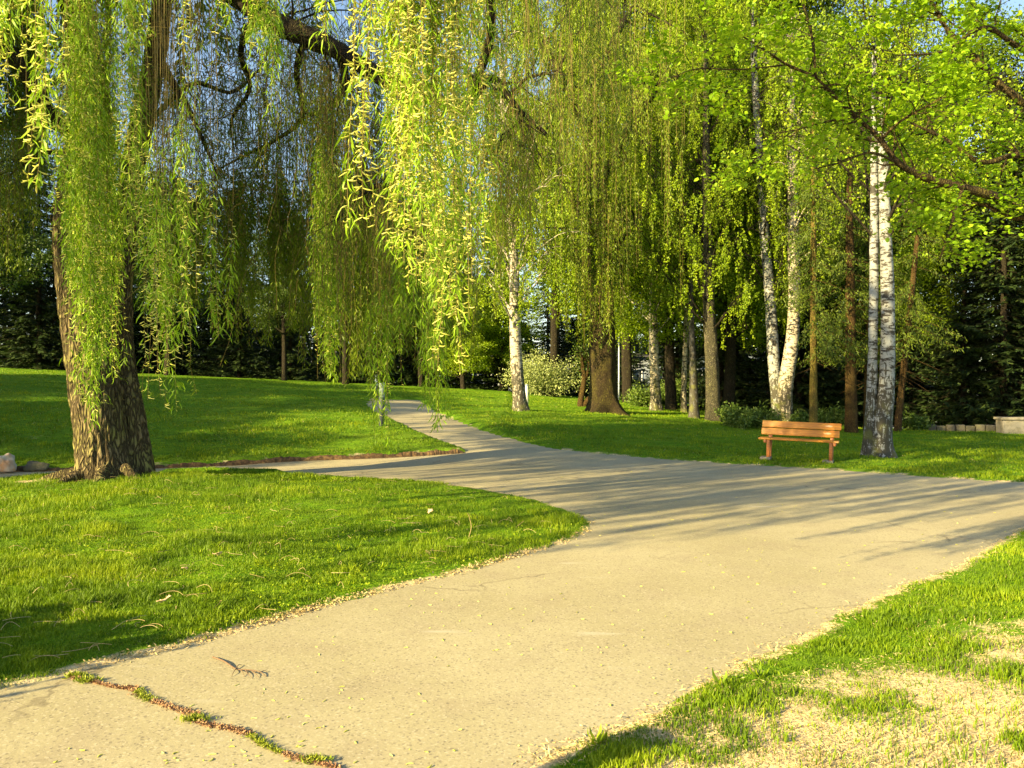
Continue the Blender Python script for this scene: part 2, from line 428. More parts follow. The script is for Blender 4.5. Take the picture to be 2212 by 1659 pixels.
# ------------------------------------------------------------------ foliage builders
def strand_lines(rng, tops, lens, K=9, sway=.07, out=None, arc=.2):
    """hanging twigs: (N,K,3) centre lines that arch over and then fall"""
    N = len(tops); t = np.linspace(0, 1, K)[None, :, None]
    az = rng.uniform(0, 2 * math.pi, N); o = np.stack([np.cos(az), np.sin(az), 0 * az], 1) * rng.uniform(.15, 1, N)[:, None] * arc
    if out is not None: o = o + out
    P = tops[:, None] + np.array([0, 0, -1.]) * lens[:, None, None] * t + o[:, None] * (1 - np.exp(-3.5 * t))
    ph = rng.uniform(0, 6.28, (N, 1, 2)); fr = rng.uniform(2, 5, (N, 1, 2)); am = sway * rng.uniform(.3, 1, (N, 1, 2)) * t ** .7
    wv = np.sin(fr * t * 2 + ph) - np.sin(ph)
    P[..., :2] += wv * am
    return P

def on_lines(rng, P, n, tmin=.06):
    N, K = P.shape[:2]; L = np.linalg.norm(np.diff(P, axis=1), axis=2).sum(1)
    s = rng.choice(N, n, p=L / L.sum()); t = rng.uniform(tmin, 1, n) * (K - 1.001); i = t.astype(int); f = (t - i)[:, None]
    a = P[s, i]; b = P[s, i + 1]
    return a + (b - a) * f, nrm(b - a), s, t / (K - 1)

def drape(rng, P, lc, n, L=.08, W=.011, spread=.75, six=True, tmin=.06, Lv=.45, mixr=.5):
    n = int(n * 1.3)
    pos, T, s, t = on_lines(rng, P, n, tmin)
    k = rng.uniform(0, 1, n) < np.clip(.62 + .6 * np.sin(s * 5.3 + t * (5 + s % 9)), .12, 1); pos, T, s, t = pos[k], T[k], s[k], t[k]; n = len(pos)
    az = rng.uniform(0, 6.283, n); h = np.stack([np.cos(az), np.sin(az), 0 * az], 1)
    pos = pos + h * np.abs(rng.normal(size=(n, 1))) * L * .32
    d = nrm(T * .55 + h * spread * rng.uniform(.4, 1.3, (n, 1)) + np.array([0, 0, -.55]))
    sr = rng.uniform(0, 1, P.shape[0])[s]
    leaves(lc, pos, d, rnd_dir(rng, n), L * rng.uniform(1 - Lv, 1 + Lv, n), W * rng.uniform(.7, 1.3, n), np.clip(mixr * sr + (1 - mixr) * rng.uniform(0, 1, n), 0, 1), six)

def catkins(rng, P, cc, n, L=.046, r=.0033, tmin=.1):
    pos, T, s, t = on_lines(rng, P, n, tmin)
    az = rng.uniform(0, 6.283, n); h = np.stack([np.cos(az), np.sin(az), 0 * az], 1)
    K = 6; q = np.linspace(0, 1, K)[None, :, None]; LL = (L * rng.uniform(.6, 1.4, n))[:, None, None]
    curl = rng.uniform(-.2, 1.1, n)[:, None, None]
    C = pos[:, None] + h[:, None] * LL * (q - .25 * curl * q * q) + np.array([0, 0, 1.]) * LL * (-.45 * q + .75 * curl * q * q)
    rr = r * np.array([.5, 1, 1.15, 1.1, .9, .4])[None] * rng.uniform(.75, 1.25, (n, K))
    tubes(cc, C, rr, 5, rng.uniform(0, 1, n))

def clump_tops(rng, px, pt, hw, d, dd, n, tass):
    """tops of hanging twigs gathered in tassels; sizes are measured in the grid of the photograph at distance d"""
    c = P3(px, pt, d); W = hw / FPX * d
    cx = (np.linspace(-1, 1, tass) if tass > 1 else np.zeros(1)) * W * .95 + rng.normal(size=tass) * W * .12; cy = rng.uniform(-1, 1, tass) * dd
    k = rng.integers(0, tass, n)
    sp = W / tass * .55 + .008 * d / 5
    return np.stack([c[0] + cx[k] + rng.normal(size=n) * sp, c[1] + cy[k] + rng.normal(size=n) * sp, c[2] + rng.uniform(-.1, .5, n)], 1), k

def curtain(rng, lc, tc, cc, px, pt, pb, hw, d, dd, n, tass, dens, cat=0, L=.08, W=.011, six=True, rag=.45, twr=.0022, sway=.055, tmin=.06, arc=.11):
    tops, k = clump_tops(rng, px, pt, hw, d, dd, n, tass)
    zb = P3(px, pb, d)[2]
    tl = rng.uniform(1 - rag, 1, tass)[k] * (1 - .25 * rng.uniform(0, 1, n) ** 1.6)
    lens = np.maximum(.4, (tops[:, 2] - zb) * tl)
    K = 12 if d < 9 else 8
    P = strand_lines(rng, tops, lens, K, sway, arc=arc)
    rr = np.linspace(1.3, .6, K)[None] * twr * np.ones((n, 1))
    tubes(tc, P, rr, 3, rng.uniform(0, 1, n))
    tot = lens.sum() * (1 - tmin)
    drape(rng, P, lc, int(tot * dens), L, W, six=six, tmin=tmin)
    if cat and cc is not None: catkins(rng, P, cc, int(tot * cat), tmin=max(tmin, .1))
    return P

def wiggle(rng, start, d, length, K, curve=.25, droop=0., rise=0.):
    P = [np.array(start, float)]; d = nrm(np.array(d, float)); st = length / (K - 1)
    for i in range(K - 1):
        d = nrm(d + rng.normal(size=3) * curve * .5 + np.array([0, 0, rise * .3 - droop * .3 * (i / K)]))
        P.append(P[-1] + d * st)
    return np.array(P)

def trunk_mesh(cl, rows, n, sides, flare=0., fh=.5, lobes=5, ridge=0., rsc=3., seed=0., rnd=.5):
    """rows (x,y,z,r) -> a barked trunk with root flare and furrows"""
    c = smooth_line(rows, n); P = c[:, :3]; r = c[:, 3]
    T = nrm(np.gradient(P, axis=0)); A = nrm(np.cross(T, np.array([.02, 1., 0]))); B = np.cross(T, A)
    ang = np.arange(sides) * 2 * math.pi / sides
    z0 = P[0, 2]
    V = np.zeros((n, sides, 3))
    for i in range(n):
        h = P[i, 2] - z0; fl = flare * math.exp(-max(h, 0) / fh)
        rad = r[i] * (1 + fl * (1 + .55 * np.sin(lobes * ang + seed) + .3 * np.sin((lobes + 2) * ang + 2 * seed)))
        if ridge:
            for j in range(sides):
                a = ang[j]
                q = Vector((math.cos(a) * r[i] * rsc * 3.4 + seed, math.sin(a) * r[i] * rsc * 3.4, P[i, 2] * rsc * .55))
                v = mnoise.noise(q); v2 = mnoise.noise(q * 2.3 + Vector((7, 3, 1)))
                rad[j] += ridge * (abs(v) * -1.6 + .45 * v2 + .4)
        V[i] = P[i] + rad[:, None] * (A[i] * np.cos(ang)[:, None] + B[i] * np.sin(ang)[:, None])
    idx = np.arange(n * sides).reshape(n, sides); nx = np.roll(idx, -1, 1)
    F = np.stack([idx[:-1], nx[:-1], nx[1:], idx[1:]], -1).reshape(-1, 4)
    cl.add(V, F, rnd)

def limb(cl, pts, n=24, sides=8, knob=.06, rng=RNG):
    c = smooth_line(pts, n); r = c[:, 3] * (1 + rng.normal(size=n) * knob)
    tubes(cl, c[None, :, :3], r[None], sides)
    return c

def px_limb(cl, pts, **k):
    """pts (px, py, distance, width in px)"""
    return limb(cl, [(*P3(a, b, d), w / FPX * d * .5) for a, b, d, w in pts], **k)

def offshoots(rng, cl, c, n, length, r, droop=.5, rise=.0, tmin=.15, K=7, sub=2):
    """side branches leaving a limb; returns the lines"""
    out = []
    for _ in range(n):
        i = int(rng.uniform(tmin, .97) * (len(c) - 1)); T = nrm(c[min(i + 1, len(c) - 1), :3] - c[i, :3])
        d = nrm(rng.normal(size=3) * .8 + T * .6)
        L = length * rng.uniform(.5, 1.2); P = wiggle(rng, c[i, :3], d, L, K, .35, droop, rise)
        rr = min(r, c[i, 3] * .6) * np.linspace(1, .25, K)
        tubes(cl, P[None], rr[None], 5); out.append(P)
        for _ in range(sub):
            j = rng.integers(2, K - 1); Q = wiggle(rng, P[j], nrm(rng.normal(size=3) + nrm(P[j] - P[j - 1])), L * .5, K, .35, droop, rise)
            tubes(cl, Q[None], (rr[j] * .6 * np.linspace(1, .3, K))[None], 4); out.append(Q)
    return np.array(out)

# ------------------------------------------------------------------ the big weeping willow
def build_willow():
    rng = np.random.default_rng(11)
    D = 13.4; b = P3(240, 1052, D); gz = float(ground_z(b[0], D))
    root = empty("weeping_willow", (b[0], D, gz), "old weeping willow with furrowed mossy double trunk and bright catkin curtains, left of the path", "tree")
    o = np.array([b[0], D, gz])
    W = lambda a, y, d, w: (*P3(a, y, d), w / FPX * d * .5)
    tr = Cloud()
    rows = [W(238, 1075, D, 128), W(232, 1040, D, 122), W(222, 960, D, 106), W(208, 860, D, 102), W(195, 760, D, 100), W(182, 650, D, 100), W(172, 540, D, 98), W(172, 440, D, 92), W(184, 340, D, 84), W(196, 230, D, 78), W(182, 100, D - .2, 64), W(150, -60, D - .6, 52), W(100, -260, D - 1.2, 38)]
    trunk_mesh(tr, rows, 260, 110, flare=.30, fh=.28, lobes=6, ridge=.05, rsc=4.2, seed=1.3)
    trunk = tr.build("trunk", M['willow_bark'], root, o, smooth=True)
    t2 = Cloud()
    rows = [W(300, 1072, D + .25, 62), W(296, 1010, D + .25, 66), W(280, 900, D + .3, 60), W(266, 800, D + .4, 52), W(260, 700, D + .5, 48), W(262, 600, D + .5, 46), W(272, 480, D + .5, 48), W(288, 360, D + .5, 46), W(312, 240, D + .5, 44), W(334, 130, D + .3, 42), W(352, 0, D, 40), W(380, -160, D - .5, 38), W(420, -330, D - 1, 32)]
    trunk_mesh(t2, rows, 200, 70, flare=.25, fh=.4, lobes=4, ridge=.035, rsc=4.2, seed=4.1)
    t2.build("second_stem", M['willow_bark'], root, o, smooth=True)
    rt = Cloud()
    for az, ln, r0 in ((3.35, 1.0, .12), (4.1, .8, .11), (4.9, .7, .12), (5.7, .8, .10), (.3, .8, .09)):
        rows = [(o[0] + math.cos(az) * (.30 + ln * k), o[1] + math.sin(az) * (.30 + ln * k), gz + .20 * (1 - k) ** 2.2 - .075 * k + .03 * math.sin(9 * k + az), r0 * (1 - .6 * k)) for k in (0, .2, .4, .6, .8, 1)]
        limb(rt, rows, n=30, sides=10, knob=.05, rng=rng)
    rt.build("root", M['willow_bark'], root, o, smooth=True)
    lb = Cloud()
    main = px_limb(lb, [(356, -30, 13.4, 44), (430, -60, 12.8, 46), (510, -10, 12.3, 46), (590, 45, 12, 46), (660, 78, 11.7, 44), (735, 112, 11.4, 40), (830, 170, 11, 36), (910, 195, 10.6, 32), (990, 235, 10.4, 26), (1060, 170, 10.3, 20), (1110, 225, 10.2, 14), (1180, 290, 10.2, 8)], n=60, sides=12)
    px_limb(lb, [(1000, 240, 10.4, 22), (1052, 110, 10, 20), (1060, 20, 9.6, 18), (1050, -120, 9.2, 16)])
    px_limb(lb, [(352, 0, 13.4, 30), (500, -160, 11, 30), (700, -380, 8, 26), (880, -560, 5.2, 20), (960, -620, 4.6, 14), (1050, -620, 4.2, 8)], n=30)
    px_limb(lb, [(182, 100, D - .2, 40), (60, -200, 11, 36), (-150, -500, 8, 28), (-160, -640, 5.5, 20), (60, -640, 4.6, 12)], n=30)
    px_limb(lb, [(190, 300, D, 40), (110, 250, 12.6, 34), (30, 120, 12, 28), (-80, 0, 11.5, 22)])
    px_limb(lb, [(140, -100, 12.5, 40), (300, -350, 9.5, 26), (420, -520, 7.6, 18), (560, -560, 6.5, 10)])
    px_limb(lb, [(380, -160, 13, 34), (560, -250, 14.5, 30), (760, -200, 16, 26), (950, -100, 17, 18), (1100, 0, 17.5, 10)])
    br = []
    for pts in ([(735, 112, 11.4, 22), (745, 180, 11.8, 18), (720, 225, 12.2, 14), (680, 245, 12.6, 9), (640, 262, 13, 4)],
                [(660, 80, 11.7, 18), (640, 160, 12.4, 14), (655, 250, 13, 11), (600, 300, 13.4, 8), (540, 330, 13.8, 6), (460, 372, 14.2, 3)],
                [(910, 195, 10.6, 20), (880, 300, 10.8, 16), (850, 395, 11, 14), (805, 405, 11.2, 11), (780, 450, 11.4, 8), (730, 490, 11.6, 4)],
                [(808, 405, 11.2, 9), (770, 430, 11, 7), (735, 470, 11, 3)],
                [(340, 120, 13.8, 20), (380, 190, 13.6, 16), (400, 220, 13.4, 12), (450, 330, 13.6, 7), (470, 380, 13.8, 3)],
                [(300, 300, 13.9, 16), (345, 240, 14, 12), (420, 180, 14.2, 10), (500, 200, 14.5, 8), (560, 150, 15, 4)],
                [(560, 20, 12.2, 20), (520, 110, 13, 13), (540, 190, 13.6, 10), (500, 260, 14, 6), (505, 320, 14.4, 3)],
                [(150, 330, 13.6, 14), (95, 330, 13.9, 10), (60, 350, 14.2, 6), (20, 380, 14.6, 3)],
                [(196, 220, 13.3, 16), (150, 160, 14, 10), (100, 200, 14.6, 7), (60, 280, 15, 3)]):
        c = px_limb(lb, pts, n=20, sides=7, rng=rng); br.append(offshoots(rng, lb, c, 5, 1.1, .010, .9, tmin=.1))
    br.append(offshoots(rng, lb, main, 22, 1.6, .018, .9))
    BR = np.concatenate(br)
    lb.build("branches", M['limb_bark'], root, o, smooth=True)

    # near, sunlit curtains ------------------------------------------------
    lc, tc, cc = Cloud(), Cloud(), Cloud()
    C = lambda *a, **k: curtain(rng, lc, tc, cc, *a, **k)
    #   px   top   bot  hw   d   dd  n  tass dens
    C(203, -420, 985, 42, 9.2, .4, 52, 5, 50, cat=26, L=.098, W=.0125, rag=.30)
    C(178, -100, 860, 24, 9.0, .3, 26, 4, 56, tmin=.3, cat=24, L=.098, W=.0125, rag=.3)
    C(220, -100, 990, 26, 9.6, .3, 26, 4, 56, tmin=.4, cat=24, L=.098, W=.0125, rag=.3)
    C(282, -420, 190, 26, 8.6, .3, 20, 4, 50, cat=22, L=.098, W=.0125, rag=.3)
    C(275, -420, 560, 8, 7.0, .1, 5, 1, 46, cat=30, L=.098, W=.0125, rag=.1)
    C(335, -300, 960, 26, 7.6, .3, 16, 4, 52, tmin=.70, cat=22, L=.098, W=.0125, rag=.4)
    C(400, -300, 930, 34, 7.6, .4, 22, 5, 52, tmin=.72, cat=18, L=.098, W=.0125, rag=.5)
    C(352, -300, 965, 8, 7.2, .1, 5, 1, 56, tmin=.68, cat=26, L=.098, W=.0125, rag=.1)
    C(430, -300, 890, 10, 7.2, .2, 6, 2, 56, tmin=.72, cat=20, L=.098, W=.0125, rag=.2)
    C(28, -450, 450, 20, 4.4, .2, 11, 3, 50, cat=40, L=.085, W=.012, rag=.45)
    C(0, -450, 330, 24, 4.8, .3, 12, 3, 50, cat=30, L=.085, W=.012, rag=.5)
    C(100, -450, 120, 26, 6.5, .3, 10, 3, 46, cat=10, L=.09, W=.0105, rag=.5)
    C(405, -450, 150, 72, 5.6, .5, 42, 8, 52, cat=34, L=.09, W=.0105, rag=.45)
    C(500, -450, 130, 60, 5.8, .5, 34, 8, 52, cat=26, L=.09, W=.0105, rag=.5)
    C(660, -450, 170, 34, 4.0, .2, 7, 4, 40, cat=24, L=.085, W=.012, rag=.45)
    C(740, -450, 150, 60, 4.6, .4, 24, 6, 46, cat=32, L=.085, W=.0105, rag=.55)
    C(560, -200, 300, 16, 8.5, .2, 8, 2, 60, tmin=.55, cat=4, L=.10, W=.014, rag=.3)
    C(400, -200, 380, 10, 9, .2, 4, 2, 40, tmin=.6, cat=4, L=.10, W=.014, rag=.3)
    C(862, -600, 600, 62, 4.5, .3, 48, 8, 40, cat=44, L=.088, W=.0105, rag=.5)
    C(935, -600, 680, 62, 4.7, .3, 42, 8, 40, cat=40, L=.088, W=.0105, rag=.40)
    C(985, -600, 850, 32, 5.2, .2, 14, 3, 50, cat=40, L=.09, W=.0105, rag=.25)
    C(965, -100, 860, 44, 7.4, .3, 26, 5, 54, tmin=.5, cat=26, L=.098, W=.0125, rag=.4)
    C(880, -600, 250, 90, 4.4, .4, 22, 9, 12, cat=8, rag=.5)
    C(1030, -500, 330, 50, 5.6, .4, 22, 5, 34, cat=20, L=.09, W=.0105, rag=.6)
    C(1100, -600, 40, 60, 4.3, .3, 8, 5, 30, cat=10, rag=.8)
    C(705, 150, 905, 20, 11.5, .3, 18, 3, 55, tmin=.35, cat=22, rag=.3, L=.105, W=.016)
    C(845, 350, 985, 50, 11.5, .5, 18, 8, 56, tmin=.5, cat=6, rag=.4, L=.10, W=.015)
    C(925, 350, 990, 36, 11, .4, 18, 6, 56, tmin=.45, cat=4, rag=.35, L=.10, W=.015)
    lc.build("leaves", M['willow'], root, o); tc.build("hanging_twigs", M['twig'], root, o); cc.build("catkins", M['catkin'], root, o, smooth=True)

    # the farther and shaded curtains ---------------------------------------
    lc, tc = Cloud(), Cloud()
    C = lambda *a, **k: curtain(rng, lc, tc, None, *a, six=False, twr=.003, sway=.09, arc=.25, **k)
    C(560, -250, 160, 300, 13.5, 1.6, 54, 40, 34, L=.10, W=.014, rag=.7)
    C(600, 0, 430, 260, 14.5, 1.2, 50, 40, 18, L=.10, W=.014, rag=.7)
    C(775, 120, 560, 80, 14, 1.2, 50, 12, 36, L=.10, W=.016, rag=.5)
    C(640, 260, 740, 210, 16, 1.2, 190, 26, 60, tmin=.42, L=.10, W=.018, rag=.5)
    C(720, 260, 830, 130, 15.5, 1, 130, 14, 60, tmin=.42, L=.10, W=.018, rag=.4)
    C(520, 240, 790, 80, 15.5, 1, 70, 10, 50, tmin=.42, L=.10, W=.018, rag=.6)
    C(810, 420, 840, 50, 13, .8, 60, 7, 60, L=.10, W=.018, rag=.3)
    C(400, 420, 720, 60, 14.5, .8, 60, 8, 55, L=.10, W=.018, rag=.5)
    C(50, 60, 640, 90, 15.5, 1, 130, 16, 50, L=.10, W=.018, rag=.6)
    C(50, -300, 330, 110, 14.5, 1.5, 150, 20, 44, L=.10, W=.018, rag=.6)
    C(1100, -250, 480, 100, 9.5, 1, 70, 16, 40, L=.09, W=.0105, rag=.6)
    C(1250, -250, 380, 120, 11, 1, 70, 16, 40, L=.10, W=.014, rag=.7)
    C(1060, 300, 720, 50, 9.8, .7, 36, 8, 50, L=.09, W=.0105, rag=.5)
    C(900, 400, 840, 110, 14.5, 1, 150, 14, 60, L=.10, W=.016, rag=.4)
    # leaves along the silhouetted branches
    pts = BR.reshape(-1, 3); k = rng.choice(len(pts), 900); tp = pts[k] + rng.normal(size=(900, 3)) * .12
    P = strand_lines(rng, tp, rng.uniform(.3, 1.5, 900), 6, .05)
    tubes(tc, P, np.ones((900, 6)) * .003, 3, .2); drape(rng, P, lc, 26000, .085, .012, six=False)
    # fine crossing twigs and small leaves seen against the sky
    n = 520; c0 = np.array([P3(a_, b_, d_) for a_, b_, d_ in zip(rng.uniform(310, 850, n), rng.uniform(-20, 450, n), rng.uniform(12, 15.5, n))])
    stp = rng.normal(size=(n, 1, 3)) * .11 + rng.normal(size=(n, 9, 3)) * .05 + np.array([0, 0, -.05]) * np.linspace(0, 2, 9)[None, :, None]
    P = c0[:, None] + np.concatenate([np.zeros((n, 1, 3)), np.cumsum(stp, 1)], 1)
    tubes(tc, P, np.ones((n, 10)) * np.linspace(.007, .003, 10), 3, .1); drape(rng, P, lc, 15000, .07, .012, six=False, spread=1.2)
    # upper crown, above and left of the picture, that throws the shade on the plaza
    n = 900; tp = np.stack([rng.uniform(-17, -3, n), rng.uniform(5, 16, n), rng.uniform(8.6, 11.8, n)], 1)
    P = strand_lines(rng, tp, rng.uniform(1.2, 3.2, n), 7, .1)
    tubes(tc, P, np.ones((n, 7)) * .005, 3, .2); drape(rng, P, lc, 60000, .15, .04, six=False)
    n = 130; tp = np.stack([rng.uniform(-11.5, -7.3, n), rng.uniform(6.5, 10.5, n), rng.uniform(5, 7.5, n)], 1)
    P = strand_lines(rng, tp, rng.uniform(1.5, 3.8, n), 8, .1)
    tubes(tc, P, np.ones((n, 8)) * .004, 3, .2); drape(rng, P, lc, 16000, .10, .018, six=False)
    n = 900; tx_ = rng.uniform(-14, -8.3, n); lat = rng.uniform(-18.5, -11.8, n)
    tp = np.stack([tx_, (.604 * tx_ - lat) / .797, rng.uniform(7.2, 9.6, n)], 1)
    P = strand_lines(rng, tp, rng.uniform(.8, 2.0, n), 6, .1); tubes(tc, P, np.ones((n, 6)) * .004, 3, .2); drape(rng, P, lc, 52000, .15, .045, six=False)
    n = 170; tp = np.stack([rng.uniform(-12.5, -8.2, n), rng.uniform(.6, 3.6, n), rng.uniform(6, 9.5, n)], 1)
    P = strand_lines(rng, tp, rng.uniform(1.2, 3.0, n), 8, .1)
    tubes(tc, P, np.ones((n, 8)) * .004, 3, .2); drape(rng, P, lc, 22000, .12, .026, six=False)
    up = Cloud()
    for i in range(16):
        st = smooth_line([(*P3(380, -160, 13), .16), (*P3(300, -420, 12), .14), (rng.uniform(-14, -3), rng.uniform(7, 16), rng.uniform(8.5, 9.5), .09), (rng.uniform(-15, -3), rng.uniform(7, 17), rng.uniform(9.5, 11.3), .03)], 20)
        tubes(up, st[None, :, :3], st[None, :, 3], 6)
        offshoots(rng, up, st, 7, 2.2, .03, .3)
    up.build("upper_branches", M['limb_bark'], root, o, smooth=True)
    lc.build("shaded_leaves", M['willow_shade_tint'], root, o); tc.build("shaded_twigs", M['twig'], root, o)
    return root
build_willow()

# ------------------------------------------------------------------ second willow at the edge of the lawn
def ground_at(px, py):
    x, y = G(px, py); return float(x), float(y), float(ground_z(x, y))

def build_far_willow():
    rng = np.random.default_rng(5)
    x, y, z = ground_at(1306, 893); o = np.array([x, y, z])
    root = empty("weeping_willow", o, "thick dark trunked weeping willow on a root mound, out on the lawn between the birches", "tree")
    W = lambda a, q, w, dd=0: (*P3(a, q, y + dd), w / FPX * y * .5)
    tr = Cloud(); trunk_mesh(tr, [(x, y, z - .25, .62), W(1305, 885, 66), W(1303, 860, 60), W(1302, 800, 57), W(1300, 720, 56), W(1298, 640, 52), W(1290, 540, 42), W(1280, 430, 34), W(1275, 300, 26), W(1285, 180, 20), W(1290, 40, 14), W(1280, -120, 8)], 90, 48, flare=.75, fh=.28, lobes=5, ridge=.04, rsc=2.2, seed=2)
    tr.build("trunk", M['maple_bark'], root, o, smooth=True)
    br = Cloud(); lines = []
    for pts in ([(1290, 540, y, 26), (1240, 430, y - .8, 20), (1180, 330, y - 1.5, 14), (1100, 230, y - 2, 7)],
                [(1280, 430, y, 26), (1330, 330, y - .5, 20), (1400, 220, y - 1, 14), (1480, 90, y - 1.6, 8)],
                [(1290, 600, y, 20), (1350, 510, y + .6, 14), (1420, 450, y + 1, 10), (1490, 400, y + 1.4, 5)],
                [(1275, 300, y, 20), (1220, 180, y - 1, 16), (1160, 60, y - 1.6, 8)],
                [(1285, 180, y, 18), (1340, 60, y - 1, 14), (1420, -60, y - 1.5, 8)],
                [(1296, 620, y, 16), (1240, 560, y + .7, 11), (1180, 545, y + 1, 5)]):
        c = px_limb(br, pts, n=22, sides=7); lines.append(offshoots(rng, br, c, 12, 2.6, .05, .5))
    br.build("branches", M['limb_bark'], root, o, smooth=True)
    BR = np.concatenate(lines).reshape(-1, 3)
    lc, tc = Cloud(), Cloud()
    tp = BR[rng.choice(len(BR), 440)] + rng.normal(size=(440, 3)) * .4
    P = strand_lines(rng, tp, rng.uniform(.6, 2.6, 440), 7, .12)
    tubes(tc, P, np.ones((440, 7)) * .004, 3, .3); drape(rng, P, lc, 42000, .12, .03, six=False, spread=1.1)
    for a in ((1300, 250, 720, 50, 29.5), (1290, -50, 480, 90, 28.5), (1290, 420, 770, 26, 29.8), (1305, 480, 760, 26, 29.6), (1300, 200, 720, 50, 29.3), (1240, 100, 640, 70, 28.5), (1400, 100, 700, 90, 28.5), (1180, 100, 700, 80, 28), (1360, -100, 400, 110, 28)):
        curtain(rng, lc, tc, None, a[0], a[1], a[2], a[3], a[4], 1.0, 26, 9, 30, L=.11, W=.03, six=False, twr=.004, rag=.28)
    lc.build("leaves", M['willow_shade_tint'], root, o); tc.build("hanging_twigs", M['twig'], root, o)
build_far_willow()

# ------------------------------------------------------------------ birches
BARE = [[(1682, 916), (1672, 790), (1663, 640), (1649, 480), (1640, 320), (1628, 120), (1622, 0)], [(1700, 919), (1700, 810), (1716, 620), (1713, 460), (1711, 280), (1711, 150)],
        [(1904, 980), (1917, 780), (1917, 620), (1911, 450), (1906, 280)], [(1880, 978), (1886, 720), (1888, 440), (1888, 200)]]
def open_view(rng, p, keep=.2, hw=17, ymax=26.5):
    """thin out foliage that would hang in front of the bare birch stems"""
    d = np.maximum(p[:, 1], .5); a = 1106 + p[:, 0] / d * FPX; b = 829.5 - (p[:, 2] - H) / d * FPX; m = np.ones(len(p), bool)
    for st in BARE:
        q = np.array(st[::-1], float); tx = np.interp(b, q[:, 1], q[:, 0]); m &= ~((np.abs(a - tx) < hw) & (b > q[0, 1]) & (rng.uniform(0, 1, len(p)) > keep))
    return m
def birch(seed, rows, label, bark, y=None, crown=(4.0, 15.0), spread=2.6, nb=46, nl=34000, lean=0, extra=(), leafmat='birch', lsz=.062, name="birch_tree", group="birches along the edge of the lawn", ridge=.012, base=None):
    """rows (px, py, width px) from the foot up; extra holds more stems"""
    rng = np.random.default_rng(seed)
    x, yy, z = ground_at(rows[0][0], rows[0][1]); y = y or yy
    if base: y = base; x = (rows[0][0] - 1106) / FPX * y; z = float(ground_z(x, y))
    o = np.array([x, y, z]); root = empty(name, o, label, "tree", group)
    allrows = []
    for si, rs in enumerate([rows] + list(extra)):
        tr = Cloud(); rr = [(*P3(a, b, y + .1 * si), w_ / FPX * y * .5) for a, b, w_ in rs]
        b0 = rr[0]; rr = [(b0[0], b0[1], z - .15, b0[3])] + rr
        t = np.array(rr[-1]); d = (t - np.array(rr[-2])); d = d / max(d[2], .1)
        top = crown[1]
        for k in (.35, .7, 1.0):
            rr.append((t[0] + d[0] * .4 * (top - t[2]) * k, t[1], t[2] + (top - t[2]) * k, max(.015, t[3] * (1 - .92 * k))))
        trunk_mesh(tr, rr, 90, 26, flare=.35, fh=.22, lobes=4, ridge=ridge, rsc=3.2, seed=seed + si)
        tr.build("trunk" if si == 0 else "second_stem", M[bark], root, o, smooth=True)
        allrows.append(smooth_line(rr, 200))
    br, lc, tw = Cloud(), Cloud(), Cloud()
    Ps = []
    for i in range(nb):
        c = allrows[i % len(allrows)]
        h = crown[0] + (crown[1] - crown[0]) * (i + rng.uniform(0, 1)) / nb * .97
        j = int(np.argmin(np.abs(c[:, 2] - h))); az = rng.uniform(0, 6.283)
        L = spread * (1.05 - .75 * (h - crown[0]) / (crown[1] - crown[0])) * rng.uniform(.6, 1.25)
        P = wiggle(rng, c[j, :3], (math.cos(az), math.sin(az), .9), L * 1.3, 9, .22, 1.9, .5)
        Ps.append(P)
        tubes(br, P[None], (min(.035, c[j, 3] * .5) * np.linspace(1, .18, 9))[None], 5)
        for _ in range(3):
            q = rng.integers(3, 8); Q = wiggle(rng, P[q], nrm(rng.normal(size=3) + (P[q] - P[q - 1]) * 3), L * .55, 9, .3, 1.6, .2)
            Ps.append(Q); tubes(br, Q[None], (.012 * np.linspace(1, .3, 9))[None], 4)
    br.build("branches", M['birch_bark' if bark == 'birch_bark' else 'limb_bark'], root, o, smooth=True)
    Ps = np.array(Ps); pos, T, s, t = on_lines(rng, Ps, nb * 26, .25)
    pos = pos[open_view(rng, pos) | (pos[:, 1] > y + .15)]
    S = strand_lines(rng, pos, rng.uniform(.25, 1.3, len(pos)) * rng.choice([.6, 1, 1.3], len(pos)), 6, .12)
    tubes(tw, S, np.ones((len(S), 6)) * .0035, 3, .3)
    drape(rng, S, lc, nl, lsz, lsz * .78, spread=1.1, six=False, tmin=0, mixr=.6)
    lc.build("leaves", M[leafmat], root, o); tw.build("twigs", M['limb_bark'], root, o)
    return root

birch(21, [(1125, 889, 34), (1122, 860, 29), (1117, 800, 27), (1113, 720, 24), (1112, 640, 22), (1110, 560, 20), (1103, 470, 18), (1098, 400, 16), (1092, 320, 14), (1086, 200, 12)], "birch with speckled cream trunk standing alone beside the winding side path", 'birch_bark', crown=(3.4, 15), spread=2.7, nb=60, nl=52000)
birch(22, [(1417, 889, 27), (1416, 850, 23), (1413, 780, 21), (1411, 700, 18), (1409, 620, 15), (1406, 500, 12)], "pale birch trunk right of the mounded willow, half white half shaded", 'birch_bark', crown=(3.2, 14), spread=2.6, nb=50, nl=44000)
birch(23, [(1478, 893, 15), (1477, 850, 12), (1479, 780, 11), (1482, 700, 9), (1486, 600, 8)], "thin leaning white birch between the pale birch and the dark stems", 'birch_bark', crown=(4.4, 12), spread=1.8, nb=26, nl=16000)
birch(24, [(1499, 905, 24), (1499, 870, 20), (1497, 800, 16), (1494, 720, 13), (1492, 600, 10)], "dark shaded birch stem close in front of a thick rough trunk", 'dark_birch', crown=(4.5, 13), spread=2.2, nb=26, nl=16000)
